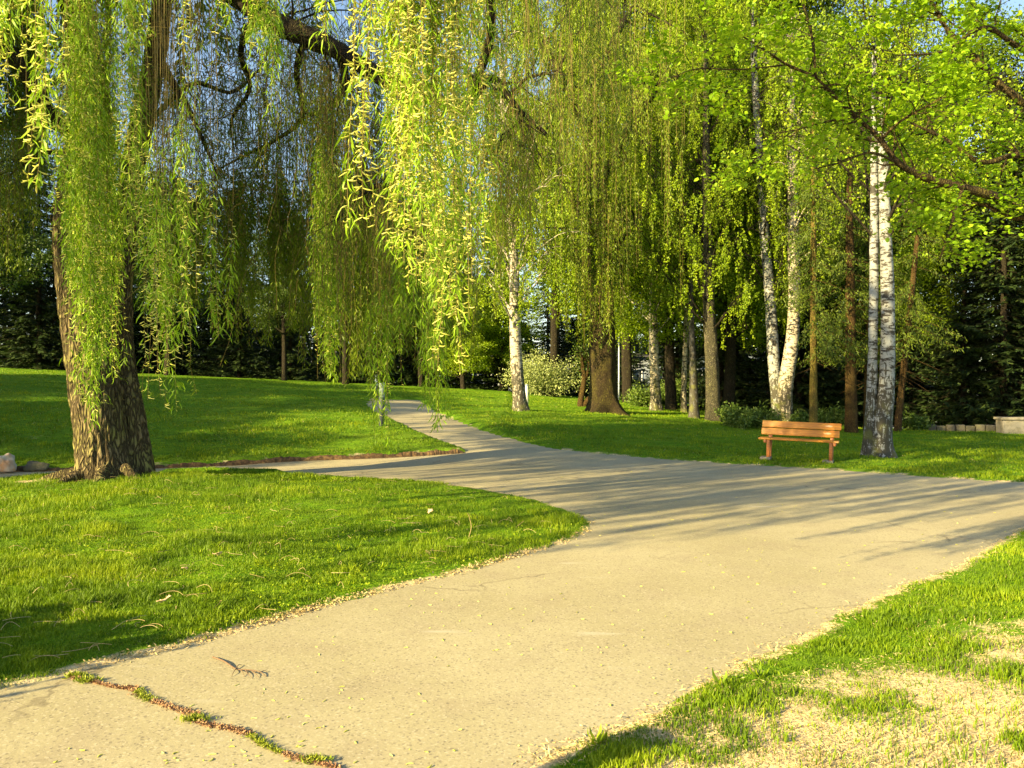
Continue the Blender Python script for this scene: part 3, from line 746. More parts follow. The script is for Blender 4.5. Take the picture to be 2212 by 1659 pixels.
birch(25, [(1541, 911, 36), (1540, 880, 31), (1538, 800, 29), (1535, 730, 27), (1531, 660, 24), (1528, 560, 24), (1526, 420, 20)], "thick old birch with rough grey bark, left of the leaning bench birches", 'old_birch', crown=(3.2, 16), spread=3.6, nb=80, nl=80000, ridge=.03)
birch(26, [(1682, 916, 32), (1679, 870, 26), (1672, 790, 25), (1668, 720, 24), (1663, 640, 22), (1656, 560, 21), (1649, 480, 20), (1645, 400, 19), (1640, 320, 17), (1634, 230, 15), (1628, 120, 12)], "white birch with dark foot leaning left, behind the left end of the bench", 'birch_bark_cool', crown=(4.2, 16), spread=2.9, nb=60, nl=52000)
birch(27, [(1703, 919, 17), (1700, 890, 24), (1696, 850, 31), (1700, 810, 31), (1708, 760, 29), (1714, 700, 26), (1716, 620, 25), (1714, 540, 24), (1713, 460, 23), (1712, 380, 17), (1711, 280, 13)], "sunlit cream birch with a swollen crooked foot behind the bench", 'birch_bark', crown=(5.4, 15), spread=2.6, nb=50, nl=36000, ridge=.008)
birch(28, [(1904, 984, 50), (1904, 950, 42), (1908, 900, 38), (1914, 850, 33), (1917, 780, 30), (1918, 700, 28), (1917, 620, 27), (1914, 540, 25), (1911, 450, 24), (1909, 380, 22), (1906, 280, 19), (1904, 150, 16)],
      "twin stemmed white birch with rough dark foot, right of the bench", 'birch_bark_cool', crown=(4.6, 12.5), spread=2.7, nb=50, nl=26000, base=18.6, ridge=.012,
      extra=[[(1880, 978, 34), (1880, 930, 27), (1882, 870, 22), (1884, 800, 20), (1886, 720, 19), (1887, 640, 18), (1888, 540, 18), (1888, 440, 16), (1888, 330, 14), (1889, 180, 12)]])

# ------------------------------------------------------------------ spruces
def conifer_parts(seed, Ht, Rb, bark, leafm, z0=.6, trunk_r=.16, tiers=44, per=11, nspray=26, name="spruce_tree", droop=.35, spL=.34, spW=.12):
    rng = np.random.default_rng(seed)
    root = empty(name, (0, 0, 0), "x", "tree")
    tr = Cloud(); trunk_mesh(tr, [(0, 0, -.4, trunk_r * 1.15), (0, 0, 0, trunk_r * 1.05), (rng.normal() * .05, 0, Ht * .4, trunk_r * .7), (0, rng.normal() * .05, Ht * .98, .02)], 40, 14, flare=.3, fh=.25, ridge=.012, seed=seed)
    tr.build("trunk", M[bark], root, smooth=True)
    cr, br = Cloud(), Cloud(); B = []
    for i in range(tiers):
        h = z0 + (Ht - z0) * (i / tiers) ** 1.05
        for j in range(per):
            az = rng.uniform(0, 6.283); L = Rb * (1 - h / Ht) ** .8 * rng.uniform(.55, 1.15) + .15
            t = np.linspace(0, 1, 6); out = L * t
            B.append(np.stack([np.cos(az) * out, np.sin(az) * out, h + rng.uniform(-.15, .15) + L * (-droop * t + .25 * t ** 3)], 1))
    B = np.array(B); tubes(br, B, np.ones((len(B), 6)) * np.linspace(.018, .005, 6), 3)
    br.build("branches", M['limb_bark'], root, smooth=True)
    n = len(B) * nspray; pos, T, s, t = on_lines(rng, B, n, .12)
    sd_ = nrm(np.cross(T, np.array([0, 0, 1.]))) * rng.choice([-1, 1], n)[:, None]
    d = nrm(T * .7 + sd_ * rng.uniform(.2, 1, (n, 1)) + np.array([0, 0, 1.]) * rng.uniform(-.7, .15, (n, 1)))
    leaves(cr, pos, d, rnd_dir(rng, n) * .6 + np.cross(d, [0, 0, 1.]), spL * rng.uniform(.5, 1.3, n), spW * rng.uniform(.6, 1.3, n), rng.uniform(0, 1, n), False, .04)
    cr.build("crown", M[leafm], root)
    return root

def place(proto, spots, label, group, used):
    """spots (x, y, scale); the first use moves the prototype itself"""
    out = []
    for x, y, s in spots:
        r = proto if proto.name not in used else copy_tree(proto)
        used.add(proto.name)
        r.location = (x, y, float(hbase(x, y)) if abs(x) < 80 else 0); r.rotation_euler = (0, 0, (x * 7.3 + y * 3.1) % 6.28)
        sc = s if isinstance(s, tuple) else (s, s, s); r.scale = sc
        r['label'] = label; r['group'] = group; out.append(r)
    return out
used = set(); RB = np.random.default_rng(99)
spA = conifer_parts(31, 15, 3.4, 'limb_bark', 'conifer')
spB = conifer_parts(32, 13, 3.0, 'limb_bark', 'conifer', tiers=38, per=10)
# the dark row behind the left lawn
row = []
for i, x in enumerate(np.arange(-44, 1.5, 2.9)):
    row.append((x + RB.uniform(-.6, .6), 49 + RB.uniform(-1.5, 3.5) + .05 * (x + 20), RB.uniform(.76, .92) * (1.0 if x > -22 else 1.25)))
place(spA, row[::2], "dark spruce in the shaded row behind the left lawn", "spruces behind the left lawn", used)
place(spB, row[1::2], "dark spruce in the shaded row behind the left lawn", "spruces behind the left lawn", used)
row = [(x + RB.uniform(-.5, .5), 57 + RB.uniform(-1, 3), RB.uniform(.75, .9)) for x in np.arange(-52, 0, 3.0)]
place(spA, row, "dark spruce in the shaded row behind the left lawn", "spruces behind the left lawn", used)
# the dark wood on the right
row = [(12.4, 37, .85), (15.6, 37.5, .9), (18.0, 34.0, .8), (19.0, 33, .95), (16, 37, 1.), (20.5, 30.2, .7), (12.8, 38.5, .95), (22, 36, 1.), (24.5, 33, .8), (9.8, 40, .9), (18.8, 40, 1.05), (25.5, 40, 1.0), (29, 37, .7)]
place(spB, row[::2], "dark spruce of the wood behind the bench and twin birch", "spruces of the right hand wood", used)
place(spA, row[1::2], "dark spruce of the wood behind the bench and twin birch", "spruces of the right hand wood", used)
# behind the middle of the lawn
row = [(4.4, 52, .8), (5.4, 60, 1.0), (2.6, 62, .8), (6.6, 50, .62), (9.5, 49, .75), (12.5, 47, .8), (3.2, 58, .55), (15, 46, .9), (11, 56, .9), (7.5, 58, .7), (14.5, 54, .9)]
place(spA, row[::2], "spruce beyond the far side of the middle lawn", "spruces beyond the middle lawn", used)
place(spB, row[1::2], "spruce beyond the far side of the middle lawn", "spruces beyond the middle lawn", used)

def woodland_stem(px, py, wpx, d, top, lean, bark, label, seed):
    """a spruce whose bare lit trunk shows, with drooping boughs higher up"""
    x = (px - 1106) / FPX * d; z = float(ground_z(x, d)); o = np.array([x, d, z])
    root = empty("spruce_tree", o, label, "tree", "bare spruce trunks behind the bench")
    rng = np.random.default_rng(seed); r = wpx / FPX * d * .5
    tr = Cloud(); rows = [(x, d, z - .2, r * 1.1), (x, d, z + .3, r), (x + lean * 2, d, z + 2.5, r * .85), (x + lean * 5, d, z + 6, r * .65), (x + lean * 8, d, z + top, .03)]
    trunk_mesh(tr, rows, 50, 18, flare=.25, fh=.2, ridge=.02, seed=seed); tr.build("trunk", M[bark], root, o, smooth=True)
    c = smooth_line(rows, 100); br, cr = Cloud(), Cloud(); B = []
    for i in range(110):
        h = z + 1.6 + (top - 2) * rng.uniform(0, 1); j = int(np.argmin(np.abs(c[:, 2] - h))); az = rng.uniform(0, 6.283)
        dead = h < z + 2.8
        L = (1.0 if dead else 2.4 * (1.1 - (h - z) / top)) * rng.uniform(.5, 1.2)
        t = np.linspace(0, 1, 6); B.append((dead, c[j, :3] + np.stack([np.cos(az) * L * t, np.sin(az) * L * t, L * (-.35 * t - .1 * t * t)], 1)))
    allb = np.array([b for _, b in B]); tubes(br, allb, np.ones((len(B), 6)) * np.linspace(.015, .004, 6), 4)
    br.build("branches", M['orange_bark'], root, o, smooth=True)
    live = np.array([b for dd, b in B if not dd]); n = len(live) * 90; pos, T, s, t = on_lines(rng, live, n, .15)
    pos = pos + rng.normal(size=pos.shape) * np.array([.09, .09, .07]); dv = nrm(T * .3 + rnd_dir(rng, n) * .7 + np.array([0, 0, -.6]))
    leaves(cr, pos, dv, rnd_dir(rng, n), .12 * rng.uniform(.5, 1.4, n), .028 * rng.uniform(.6, 1.4, n), rng.uniform(0, 1, n), False, .04)
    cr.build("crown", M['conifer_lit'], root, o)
woodland_stem(1757, 921, 17, 27.2, 11, .0, 'spruce_bark', "straight yellow green spruce trunk between the bench birches and the orange trunk", 41)
woodland_stem(1839, 928, 26, 28.0, 12, -.01, 'orange_bark', "stout orange brown spruce trunk left of the twin birch", 42)
woodland_stem(1872, 930, 14, 29.0, 10, .02, 'orange_bark', "narrow brown trunk just left of the twin birch foot", 43)
woodland_stem(1940, 940, 15, 28.0, 9, .12, 'orange_bark', "slanting orange trunk right of the twin birch", 44)

# ------------------------------------------------------------------ broadleaved trees
def broadleaf(seed, Ht, Rc, leafm, bark='limb_bark', name="broadleaf_tree", z0=.28, nleaf=36000, lsz=.12, tr_r=.2, label="x", group=None, squash=1.0):
    rng = np.random.default_rng(seed); root = empty(name, (0, 0, 0), label, "tree", group)
    tr, br, lc = Cloud(), Cloud(), Cloud()
    rows = [(0, 0, -.4, tr_r * 1.1), (0, 0, 0, tr_r), (.1, .05, Ht * .3, tr_r * .75), (-.1, .1, Ht * .6, tr_r * .45), (.05, 0, Ht * .93, .02)]
    trunk_mesh(tr, rows, 40, 16, flare=.4, fh=.25, ridge=.02, seed=seed); tr.build("trunk", M[bark], root, smooth=True)
    c = smooth_line(rows, 100); T = []
    nb = 42
    for i in range(nb):
        h = Ht * (z0 + (.95 - z0) * i / nb); j = int(np.argmin(np.abs(c[:, 2] - h))); az = rng.uniform(0, 6.283)
        q = (h / Ht - z0) / (1 - z0); L = Rc * math.sqrt(max(.05, 1 - (2 * q - .75) ** 2 * .7)) * rng.uniform(.7, 1.15)
        P = wiggle(rng, c[j, :3], (math.cos(az), math.sin(az), .35 * squash), L, 9, .2, .3, .35); T.append(P)
        tubes(br, P[None], (min(.06, c[j, 3] * .6) * np.linspace(1, .15, 9))[None], 5)
        for _ in range(4):
            k = rng.integers(3, 9); Q = wiggle(rng, P[k], nrm(rng.normal(size=3) + (P[k] - P[k - 1])), L * .4, 9, .3, .5, .2); T.append(Q)
            tubes(br, Q[None], (.014 * np.linspace(1, .2, 9))[None], 3)
    br.build("branches", M[bark], root, smooth=True)
    T = np.array(T); pos, tg, s, t = on_lines(rng, T, nleaf // 14, .35)
    k = np.repeat(np.arange(len(pos)), 14); n = len(k); p = pos[k] + rng.normal(size=(n, 3)) * np.array([.24, .24, .13]) * (Rc / 3)
    leaves(lc, p, rnd_dir(rng, n) + np.array([0, 0, -.4]), rnd_dir(rng, n), lsz * rng.uniform(.6, 1.3, n), lsz * .7 * rng.uniform(.7, 1.2, n), np.clip(rng.uniform(0, 1, len(pos))[k] * .5 + rng.uniform(0, .5, n), 0, 1))
    lc.build("crown", M[leafm], root)
    return root
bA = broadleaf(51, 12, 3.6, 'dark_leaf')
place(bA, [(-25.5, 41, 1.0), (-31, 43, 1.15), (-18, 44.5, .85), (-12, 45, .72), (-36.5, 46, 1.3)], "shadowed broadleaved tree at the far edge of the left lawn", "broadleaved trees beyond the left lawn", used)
bB = broadleaf(52, 12, 3.4, 'mid_leaf')
place(bB, [(-8.6, 44, .86), (-5.0, 47, .8)], "olive green bushy tree beyond the side path bollards", "olive trees beyond the side path", used)
bC = broadleaf(53, 8, 2.8, 'birch', z0=.12, lsz=.1)
place(bC, [(-2.6, 45.5, .7), (-.6, 48, .78)], "low bright green bushy tree where the side path leaves the lawn", "bright bushes at the end of the side path", used)
bD = broadleaf(54, 12, 3.8, 'birch', z0=.18, nleaf=120000, lsz=.085)
place(bD, [(9.0, 35.5, 1.25), (5.9, 43.5, (1.4, 1.4, 1.9)), (6.9, 37, 1.25), (2.2, 45, (1.2, 1.2, 1.9)), (11, 42, (1.5, 1.5, 1.9)), (9.2, 50, (1.5, 1.5, 2.1))], "bright yellow green tree filling the gaps between the birch trunks", "green trees between the birches", used)
bF = broadleaf(56, 12, 3.8, 'mid_leaf', z0=.16, nleaf=90000, lsz=.09)
place(bF, [(14.4, 39.2, 1.45), (19.0, 37.5, 1.4), (22.5, 37, 1.5), (24.5, 33.5, 1.25), (14, 42, (1.5, 1.5, 2.0))], "deep green leafy tree behind the bench and the twin birch", "green trees behind the bench", used)
bG = broadleaf(57, 12, 3.0, 'birch', z0=.30, nleaf=60000, lsz=.075, tr_r=.08)
place(bG, [(11.3, 37.6, 1.15), (16.9, 36, 1.05), (8.7, 37.5, 1.1)], "slender light green tree with hanging low foliage among the birches", "slender trees among the birches", used)
# trees that stand left of the picture and shade the lawn
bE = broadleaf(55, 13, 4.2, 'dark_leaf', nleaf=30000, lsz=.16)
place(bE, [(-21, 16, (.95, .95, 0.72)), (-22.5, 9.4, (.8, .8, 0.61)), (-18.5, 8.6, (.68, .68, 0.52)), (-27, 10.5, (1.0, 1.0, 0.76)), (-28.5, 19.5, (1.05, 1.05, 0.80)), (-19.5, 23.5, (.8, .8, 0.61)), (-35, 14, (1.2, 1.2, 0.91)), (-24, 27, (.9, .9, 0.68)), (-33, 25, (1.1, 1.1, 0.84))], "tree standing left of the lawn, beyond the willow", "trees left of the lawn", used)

# pale olive bush, the crooked small tree
def bush(seed, loc, size, leafm, label, name="bush", n=9000, lsz=.07, group=None, W=.5):
    rng = np.random.default_rng(seed); root = empty(name, loc, label, "bush", group); lc, br = Cloud(), Cloud(); T = []
    for i in range(26):
        az = rng.uniform(0, 6.283); P = wiggle(rng, (rng.normal() * .05, rng.normal() * .05, -.05), (math.cos(az) * size[0] / size[1] * .8, math.sin(az) * size[0] / size[1] * .8, 1), size[1] * rng.uniform(.7, 1.05), 8, .3, .6)
        T.append(P); tubes(br, P[None], (.02 * np.linspace(1, .2, 8))[None], 4)
    T = np.array(T); br.build("stems", M['limb_bark'], root, smooth=True)
    pos, tg, s, t = on_lines(rng, T, n, .25); p = pos + rng.normal(size=(n, 3)) * size[0] * .12; p[:, 2] = np.maximum(p[:, 2], .03)
    leaves(lc, p, rnd_dir(rng, n) + np.array([0, 0, .3]), rnd_dir(rng, n), lsz * rng.uniform(.6, 1.3, n), lsz * W * rng.uniform(.7, 1.2, n), rng.uniform(0, 1, n))
    lc.build("leaves", M[leafm], root); return root
def gl(px, d): x = (px - 1106) / FPX * d; return (x, d, float(ground_z(x, d)))
bush(61, gl(1180, 44), (2.1, 2.6), 'pale_shrub', "pale grey green bush beyond the lawn, beside the lone birch", n=9000, lsz=.11)
for i, (a, d, s, lb_) in enumerate([(1600, 27.5, .55, "low leafy shrub at the foot of the wood, left of the bench birches"), (1650, 28, .6, "low shrub just behind the dark footed birch"), (1735, 28.5, .5, "small shrub between the crooked birch and yellow trunk"), (1795, 29, .6, "glossy shrub between the yellow and the orange trunk"), (1975, 29, .5, "low dark shrub right of the slanting trunk"), (1580, 29.5, .6, "yellowish shrub right of the thick rough birch")]):
    bush(70 + i, gl(a, d), (s, s * 1.3), 'shrub', lb_, n=2600, lsz=.10, name="shrub", group="shrubs at the foot of the wood")
for i, a in enumerate([1390, 1440, 1455]):
    bush(80 + i, gl(a, 38 + i), (.9, 1.1 + .3 * i), 'shrub', "green shrub behind the pale birch at the lawn edge", n=3500, lsz=.1, name="shrub", group="shrubs behind the pale birch")

def crooked():
    x, y, z = ground_at(1257, 881); o = np.array([x, y, z]); root = empty("small_tree", o, "small crooked tree with forked leaning stems left of the mounded willow", "tree")
    tr = Cloud(); Q = lambda a, b, w: (a, b, y, w)
    px_limb(tr, [Q(1256, 886, 16), Q(1254, 870, 14), Q(1258, 845, 13), Q(1262, 815, 11), Q(1258, 785, 8), Q(1256, 760, 6)])
    px_limb(tr, [Q(1258, 880, 13), Q(1272, 862, 12), Q(1290, 850, 11), Q(1306, 836, 8), Q(1322, 815, 5)])
    c3 = px_limb(tr, [Q(1264, 820, 9), Q(1272, 795, 8), Q(1274, 770, 6), Q(1284, 740, 4)])
    rng = np.random.default_rng(3); B = offshoots(rng, tr, c3, 16, 1.1, .03, .0, .2)
    tr.build("trunk", M['orange_bark'], root, o, smooth=True)
    lc = Cloud(); pos, T, s, t = on_lines(rng, B, 2600, .3); p = pos + rng.normal(size=pos.shape) * .15
    leaves(lc, p, rnd_dir(rng, 2600), rnd_dir(rng, 2600), .08, .05, rng.uniform(0, 1, 2600)); lc.build("crown", M['dark_leaf'], root, o)
crooked()

# ------------------------------------------------------------------ the tree whose boughs reach in from the upper right
def build_maple():
    rng = np.random.default_rng(17)
    tx, ty = 6.9, 8.6; z = float(ground_z(tx, ty)); o = np.array([tx, ty, z])
    root = empty("maple_tree", o, "tree reaching in from the upper right with crooked mossy boughs and fresh round leaves", "tree")
    tr = Cloud(); trunk_mesh(tr, [(tx, ty, z - .2, .26), (tx, ty, z + .4, .23), (tx, ty, 2.6, .2), (tx - .1, ty, 4.4, .16), (tx, ty + .2, 7, .08), (tx, ty, 9, .02)], 60, 30, flare=.35, ridge=.02, seed=3)
    tr.build("trunk", M['maple_bark'], root, o, smooth=True)
    br = Cloud(); TT = []; J = (tx, ty, 3.6, .11)
    W = lambda a, b, d, w: (*P3(a, b, d), w / FPX * d * .5)
    for pts, n in (([J, W(2290, 455, 8.4, 40), W(2180, 432, 8.2, 36), W(2080, 405, 8, 30), W(2000, 384, 7.9, 26), W(1940, 352, 7.8, 20), W(1900, 300, 7.8, 16), W(1860, 262, 7.8, 14), W(1810, 216, 7.7, 13), W(1762, 168, 7.6, 11), W(1700, 140, 7.6, 9), W(1640, 100, 7.5, 7), W(1570, 60, 7.4, 4)], 26),
                   ([J, W(2290, 360, 8.6, 30), W(2200, 335, 8.6, 22), W(2120, 350, 8.6, 17), W(2040, 300, 8.6, 12), W(1960, 262, 8.6, 7)], 14),
                   ([(tx, ty, 4.2, .1), W(2270, 240, 8.9, 30), W(2180, 200, 9, 26), W(2110, 130, 9, 22), W(2050, 70, 9, 18), W(2000, -20, 9, 12), W(1940, -120, 9, 8)], 16),
                   ([(tx, ty, 4.4, .09), W(2240, 120, 8.2, 20), W(2130, 60, 8, 16), W(2040, 110, 7.8, 10), W(1940, 120, 7.7, 5)], 14),
                   ([W(1762, 168, 7.6, 11), W(1752, 70, 7.6, 10), W(1720, -40, 7.7, 8), W(1690, -160, 7.8, 4)], 10),
                   ([W(1905, 300, 7.8, 10), W(1945, 262, 7.6, 9), W(2010, 225, 7.4, 6), W(2060, 200, 7.3, 3)], 8),
                   ([W(1850, 256, 7.8, 9), W(1790, 262, 7.6, 7), W(1720, 280, 7.5, 5), W(1660, 290, 7.4, 3)], 6),
                   ([W(1700, 140, 7.6, 6), W(1600, 150, 7.4, 5), W(1500, 150, 7.2, 4), W(1430, 180, 7.1, 2)], 6),
                   ([W(1940, 352, 7.8, 10), W(1880, 330, 7.6, 8), W(1820, 350, 7.5, 6), W(1760, 365, 7.4, 3)], 4),
                   ([W(2080, 405, 8, 14), W(2060, 470, 7.9, 10), W(2030, 560, 7.8, 5)], 7),
                   ([W(2290, 455, 8.4, 26), W(2190, 470, 8.4, 18), W(2110, 440, 8.3, 12), W(2020, 470, 8.2, 8), W(1950, 520, 8.2, 4)], 9),
                   ([(tx, ty, 5.2, .09), W(2100, -160, 8, 14), W(1900, -160, 7.6, 12), W(1700, -80, 7.3, 8), W(1560, -40, 7.2, 5)], 16)):
        pts = [(a_, b_, c_, r_ * .62) for a_, b_, c_, r_ in pts]; c = limb(br, pts, n=40, sides=9, rng=rng, knob=.1)
        k = np.array(c); B = offshoots(rng, br, k, n, .72, .010, .1, .15, tmin=.2, K=7, sub=3); TT.append(B)
    br.build("branches", M['maple_bark'], root, o, smooth=True)
    TT = np.concatenate(TT); TT = TT[rng.uniform(0, 1, len(TT)) < .75]; n0 = 2900
    pos, T, s, t = on_lines(rng, TT, n0, .25)
    pos = pos[open_view(rng, pos, .3, 20)]; n0 = len(pos)
    k = np.repeat(np.arange(n0), 6); n = len(k); p = pos[k] + rng.normal(size=(n, 3)) * np.array([.06, .06, .035])
    d = rnd_dir(rng, n) * np.array([1, 1, .5]) + np.array([0, 0, -.25]); sdv = np.cross(nrm(d), np.array([0, 0, 1.]) + rnd_dir(rng, n) * .6)
    lc = Cloud(); leaves(lc, p, d, sdv, .050 * rng.uniform(.6, 1.25, n), .046 * rng.uniform(.7, 1.15, n), np.clip(rng.uniform(0, 1, n0)[k] * .5 + rng.uniform(0, .5, n), 0, 1), True, .08)
    lc.build("leaves", M['maple'], root, o)
build_maple()

def far_wood():
    rng = np.random.default_rng(8); cl = Cloud()
    for i in range(120):
        x = rng.uniform(-75, 75); y = rng.uniform(84, 105); h = rng.uniform(7, 11) * (1.25 if x < 0 else .95); R_ = h * .24; n = 700; z0 = float(hbase(x * .4, 84)) - 1
        q = rng.uniform(0, 1, n); hh = q * h; r = R_ * (1 - q) ** .8 * rng.uniform(.5, 1.05, n); az = rng.uniform(0, 6.283, n)
        p = np.stack([x + np.cos(az) * r, y + np.sin(az) * r, z0 + hh], 1); d = np.stack([np.cos(az), np.sin(az), np.full(n, -.6)], 1)
        leaves(cl, p, d, rnd_dir(rng, n), rng.uniform(.5, 1.1, n), rng.uniform(.25, .5, n), rng.uniform(0, 1, n))
    for i in range(60):      # understorey that closes the foot of the wood
        x = rng.uniform(-75, 75); y = rng.uniform(82, 88); n = 300; z0 = float(hbase(x * .4, 84)) - 1
        p = np.stack([x + rng.normal(size=n) * 2, y + rng.normal(size=n), z0 + rng.uniform(0, 3.5, n)], 1)
        leaves(cl, p, rnd_dir(rng, n), rnd_dir(rng, n), .7, .5, rng.uniform(0, 1, n))
    o = cl.build("far_woodland", M['conifer']); tagit(o, "dark far woodland closing the view behind the park", "woodland", kind='stuff')
far_wood()

# ------------------------------------------------------------------ grass, litter
SD = sdist.reshape(X.shape); ZG = Z.reshape(X.shape)
def grid_at(A, x, y):
    i = np.clip(np.searchsorted(gx, x) - 1, 0, len(gx) - 2); j = np.clip(np.searchsorted(gy, y) - 1, 0, len(gy) - 2)
    fx = (x - gx[i]) / (gx[i + 1] - gx[i]); fy = (y - gy[j]) / (gy[j + 1] - gy[j])
    return A[j, i] * (1 - fx) * (1 - fy) + A[j, i + 1] * fx * (1 - fy) + A[j + 1, i] * (1 - fx) * fy + A[j + 1, i + 1] * fx * fy

def vnoise(x, y, s, seed=0):
    r = np.random.default_rng(seed); T = r.uniform(0, 1, (64, 64)); x = x * s + 1000; y = y * s + 1000
    i = x.astype(int); j = y.astype(int); fx = x - i; fy = y - j; fx = fx * fx * (3 - 2 * fx); fy = fy * fy * (3 - 2 * fy)
    g = lambda a, b: T[a % 64, b % 64]
    return (g(i, j) * (1 - fx) + g(i + 1, j) * fx) * (1 - fy) + (g(i, j + 1) * (1 - fx) + g(i + 1, j + 1) * fx) * fy

def sample_lawn(rng, n, d0, d1, u0, u1, p=0.0):
    """points with density falling with distance from the viewer"""
    u = rng.uniform(u0, u1, n); q = rng.uniform(0, 1, n)
    d = (d0 ** (1 - p) + q * (d1 ** (1 - p) - d0 ** (1 - p))) ** (1 / (1 - p))
    return u * d, d

def blades(cl, rng, x, y, L, W, rnd, lean=.5, flat=False):
    n = len(x); z = grid_at(ZG, x, y) - .006
    az = rng.uniform(0, 6.283, n); la = rng.uniform(0, 6.283, n); le = lean * rng.uniform(.1, 1.2, n) * L
    sx, sy = np.cos(az) * W * .5, np.sin(az) * W * .5
    b = np.stack([x, y, z], 1); s = np.stack([sx, sy, 0 * sx], 1)
    l = np.stack([np.cos(la) * le, np.sin(la) * le, 0 * le], 1); up = np.stack([0 * L, 0 * L, L], 1)
    V = np.stack([b - s, b + s, b + s * .7 + l * .35 + up * .6, b - s * .7 + l * .35 + up * .6, b + l + up * .92], 1)
    k = np.arange(n)[:, None] * 5
    cl.add(V, k + np.array([[0, 1, 2, 3]]), np.repeat(rnd, 5))
    cl.f.append(k + (cl.n - n * 5) + np.array([[3, 2, 4]]))

def grass_zone(rng, cl, st, n, d0, d1, u0, u1, p, L, W, lean=.55, tall=0.0):
    x, y = sample_lawn(rng, n, d0, d1, u0, u1, p)
    sd_ = grid_at(SD, x, y)
    k = sd_ > -.035 + .05 * vnoise(x, y, 6, 5); x, y, sd_ = x[k], y[k], sd_[k]
    ba = bare_amount(x, y, sd_) + (vnoise(x, y, 2.2, 3) - .5) * .9 + (vnoise(x, y, 9, 8) - .5) * .3
    k = rng.uniform(0, 1, len(x)) > np.clip((ba - .42) * 3.2, 0, .93); isb = ba > .5
    cn = np.clip(vnoise(x, y, 1.1, 11) * .5 + vnoise(x, y, 3.7, 12) * .5 + (vnoise(x, y, 11, 13) - .5) * .4, 0, 1); cn = np.clip((cn - .2) * 1.6, 0, 1)
    Lx = L * (.3 + 1.25 * cn ** 1.3) * rng.uniform(.6, 1.3, len(x)); r = np.clip(.05 + .65 * vnoise(x, y, 2.3, 14) + .25 * cn + rng.uniform(-.3, .3, len(x)), 0, 1)
    far = np.clip(sd_ / .25, 0, 1); Lx = Lx * (.5 + .5 * far)
    g = k
    blades(cl, rng, x[g], y[g], Lx[g], W * rng.uniform(.6, 1.3, g.sum()), r[g], lean)
    # dead blades among the green
    dm = (rng.uniform(0, 1, len(x)) < .02 + .10 * (vnoise(x, y, 1.7, 15) > .68) + .12 * np.clip((ba - .3) * 2, 0, 1))
    blades(st, rng, x[dm], y[dm], Lx[dm] * .5, W * np.ones(dm.sum()), rng.uniform(0, 1, dm.sum()), 1.6)

rg = np.random.default_rng(77)
cl, st = Cloud(), Cloud()
grass_zone(rg, cl, st, 330000, 4.0, 17, -.72, .14, 1.3, .062, .0062)      # near lawn
grass_zone(rg, cl, st, 190000, 3.2, 14, .0, .78, 1.3, .045, .0062)          # front right
gnear = cl.build("lawn_grass", M['grass']); tagit(gnear, "bright green grass blades of the near lawns either side of the path", "grass", kind='stuff')
cl = Cloud()
grass_zone(rg, cl, st, 260000, 13.5, 42, -.75, .8, 1.25, .055, .017, .6)     # across the path
gfar = cl.build("meadow_grass", M['grass']); tagit(gfar, "mown grass of the lawns beyond the path junction", "grass", kind='stuff')
x, y = sample_lawn(rg, 420, 4.2, 13.5, -.65, .14, 1.2); k = grid_at(SD, x, y) > .1; x, y = x[k], y[k]; n = len(x); z = grid_at(ZG, x, y) + .03
az = rg.uniform(0, 6.283, n); q = np.linspace(-1, 1, 7)[None, :]; L = rg.uniform(.06, .22, n)[:, None]; cv = rg.uniform(-.5, .5, n)[:, None]
lx = q * L * .5; ly = cv * L * (1 - q * q) * .6
C = np.stack([x[:, None] + lx * np.cos(az)[:, None] - ly * np.sin(az)[:, None], y[:, None] + lx * np.sin(az)[:, None] + ly * np.cos(az)[:, None], z[:, None] + .02 * (1 - q * q) * rg.uniform(0, 2, n)[:, None]], 2)
tubes(st, C, np.full((n, 7), .0018), 3, rg.uniform(0, 1, n))
gs = st.build("dry_grass", M['straw']); tagit(gs, "dry yellow blades and clippings scattered through the lawns", "dry grass", kind='stuff')

# clover and broad weeds in the near lawn
cl = Cloud(); x, y = sample_lawn(rg, 26000, 4.2, 13, -.65, .15, 1.5); sd_ = grid_at(SD, x, y)
k = (sd_ > .05) & (vnoise(x, y, 1.1, 21) > .56); x, y = x[k], y[k]; n = len(x); z = grid_at(ZG, x, y) + .028
leaves(cl, np.stack([x, y, z], 1), rnd_dir(rg, n) * np.array([1, 1, .25]), rnd_dir(rg, n) * np.array([1, 1, .3]), .020 * rg.uniform(.6, 1.4, n), .018, rg.uniform(.2, 1, n))
w1 = cl.build("clover_leaves", M['grass']); tagit(w1, "low clover and small round weeds growing in the near lawn", "clover", kind='stuff')

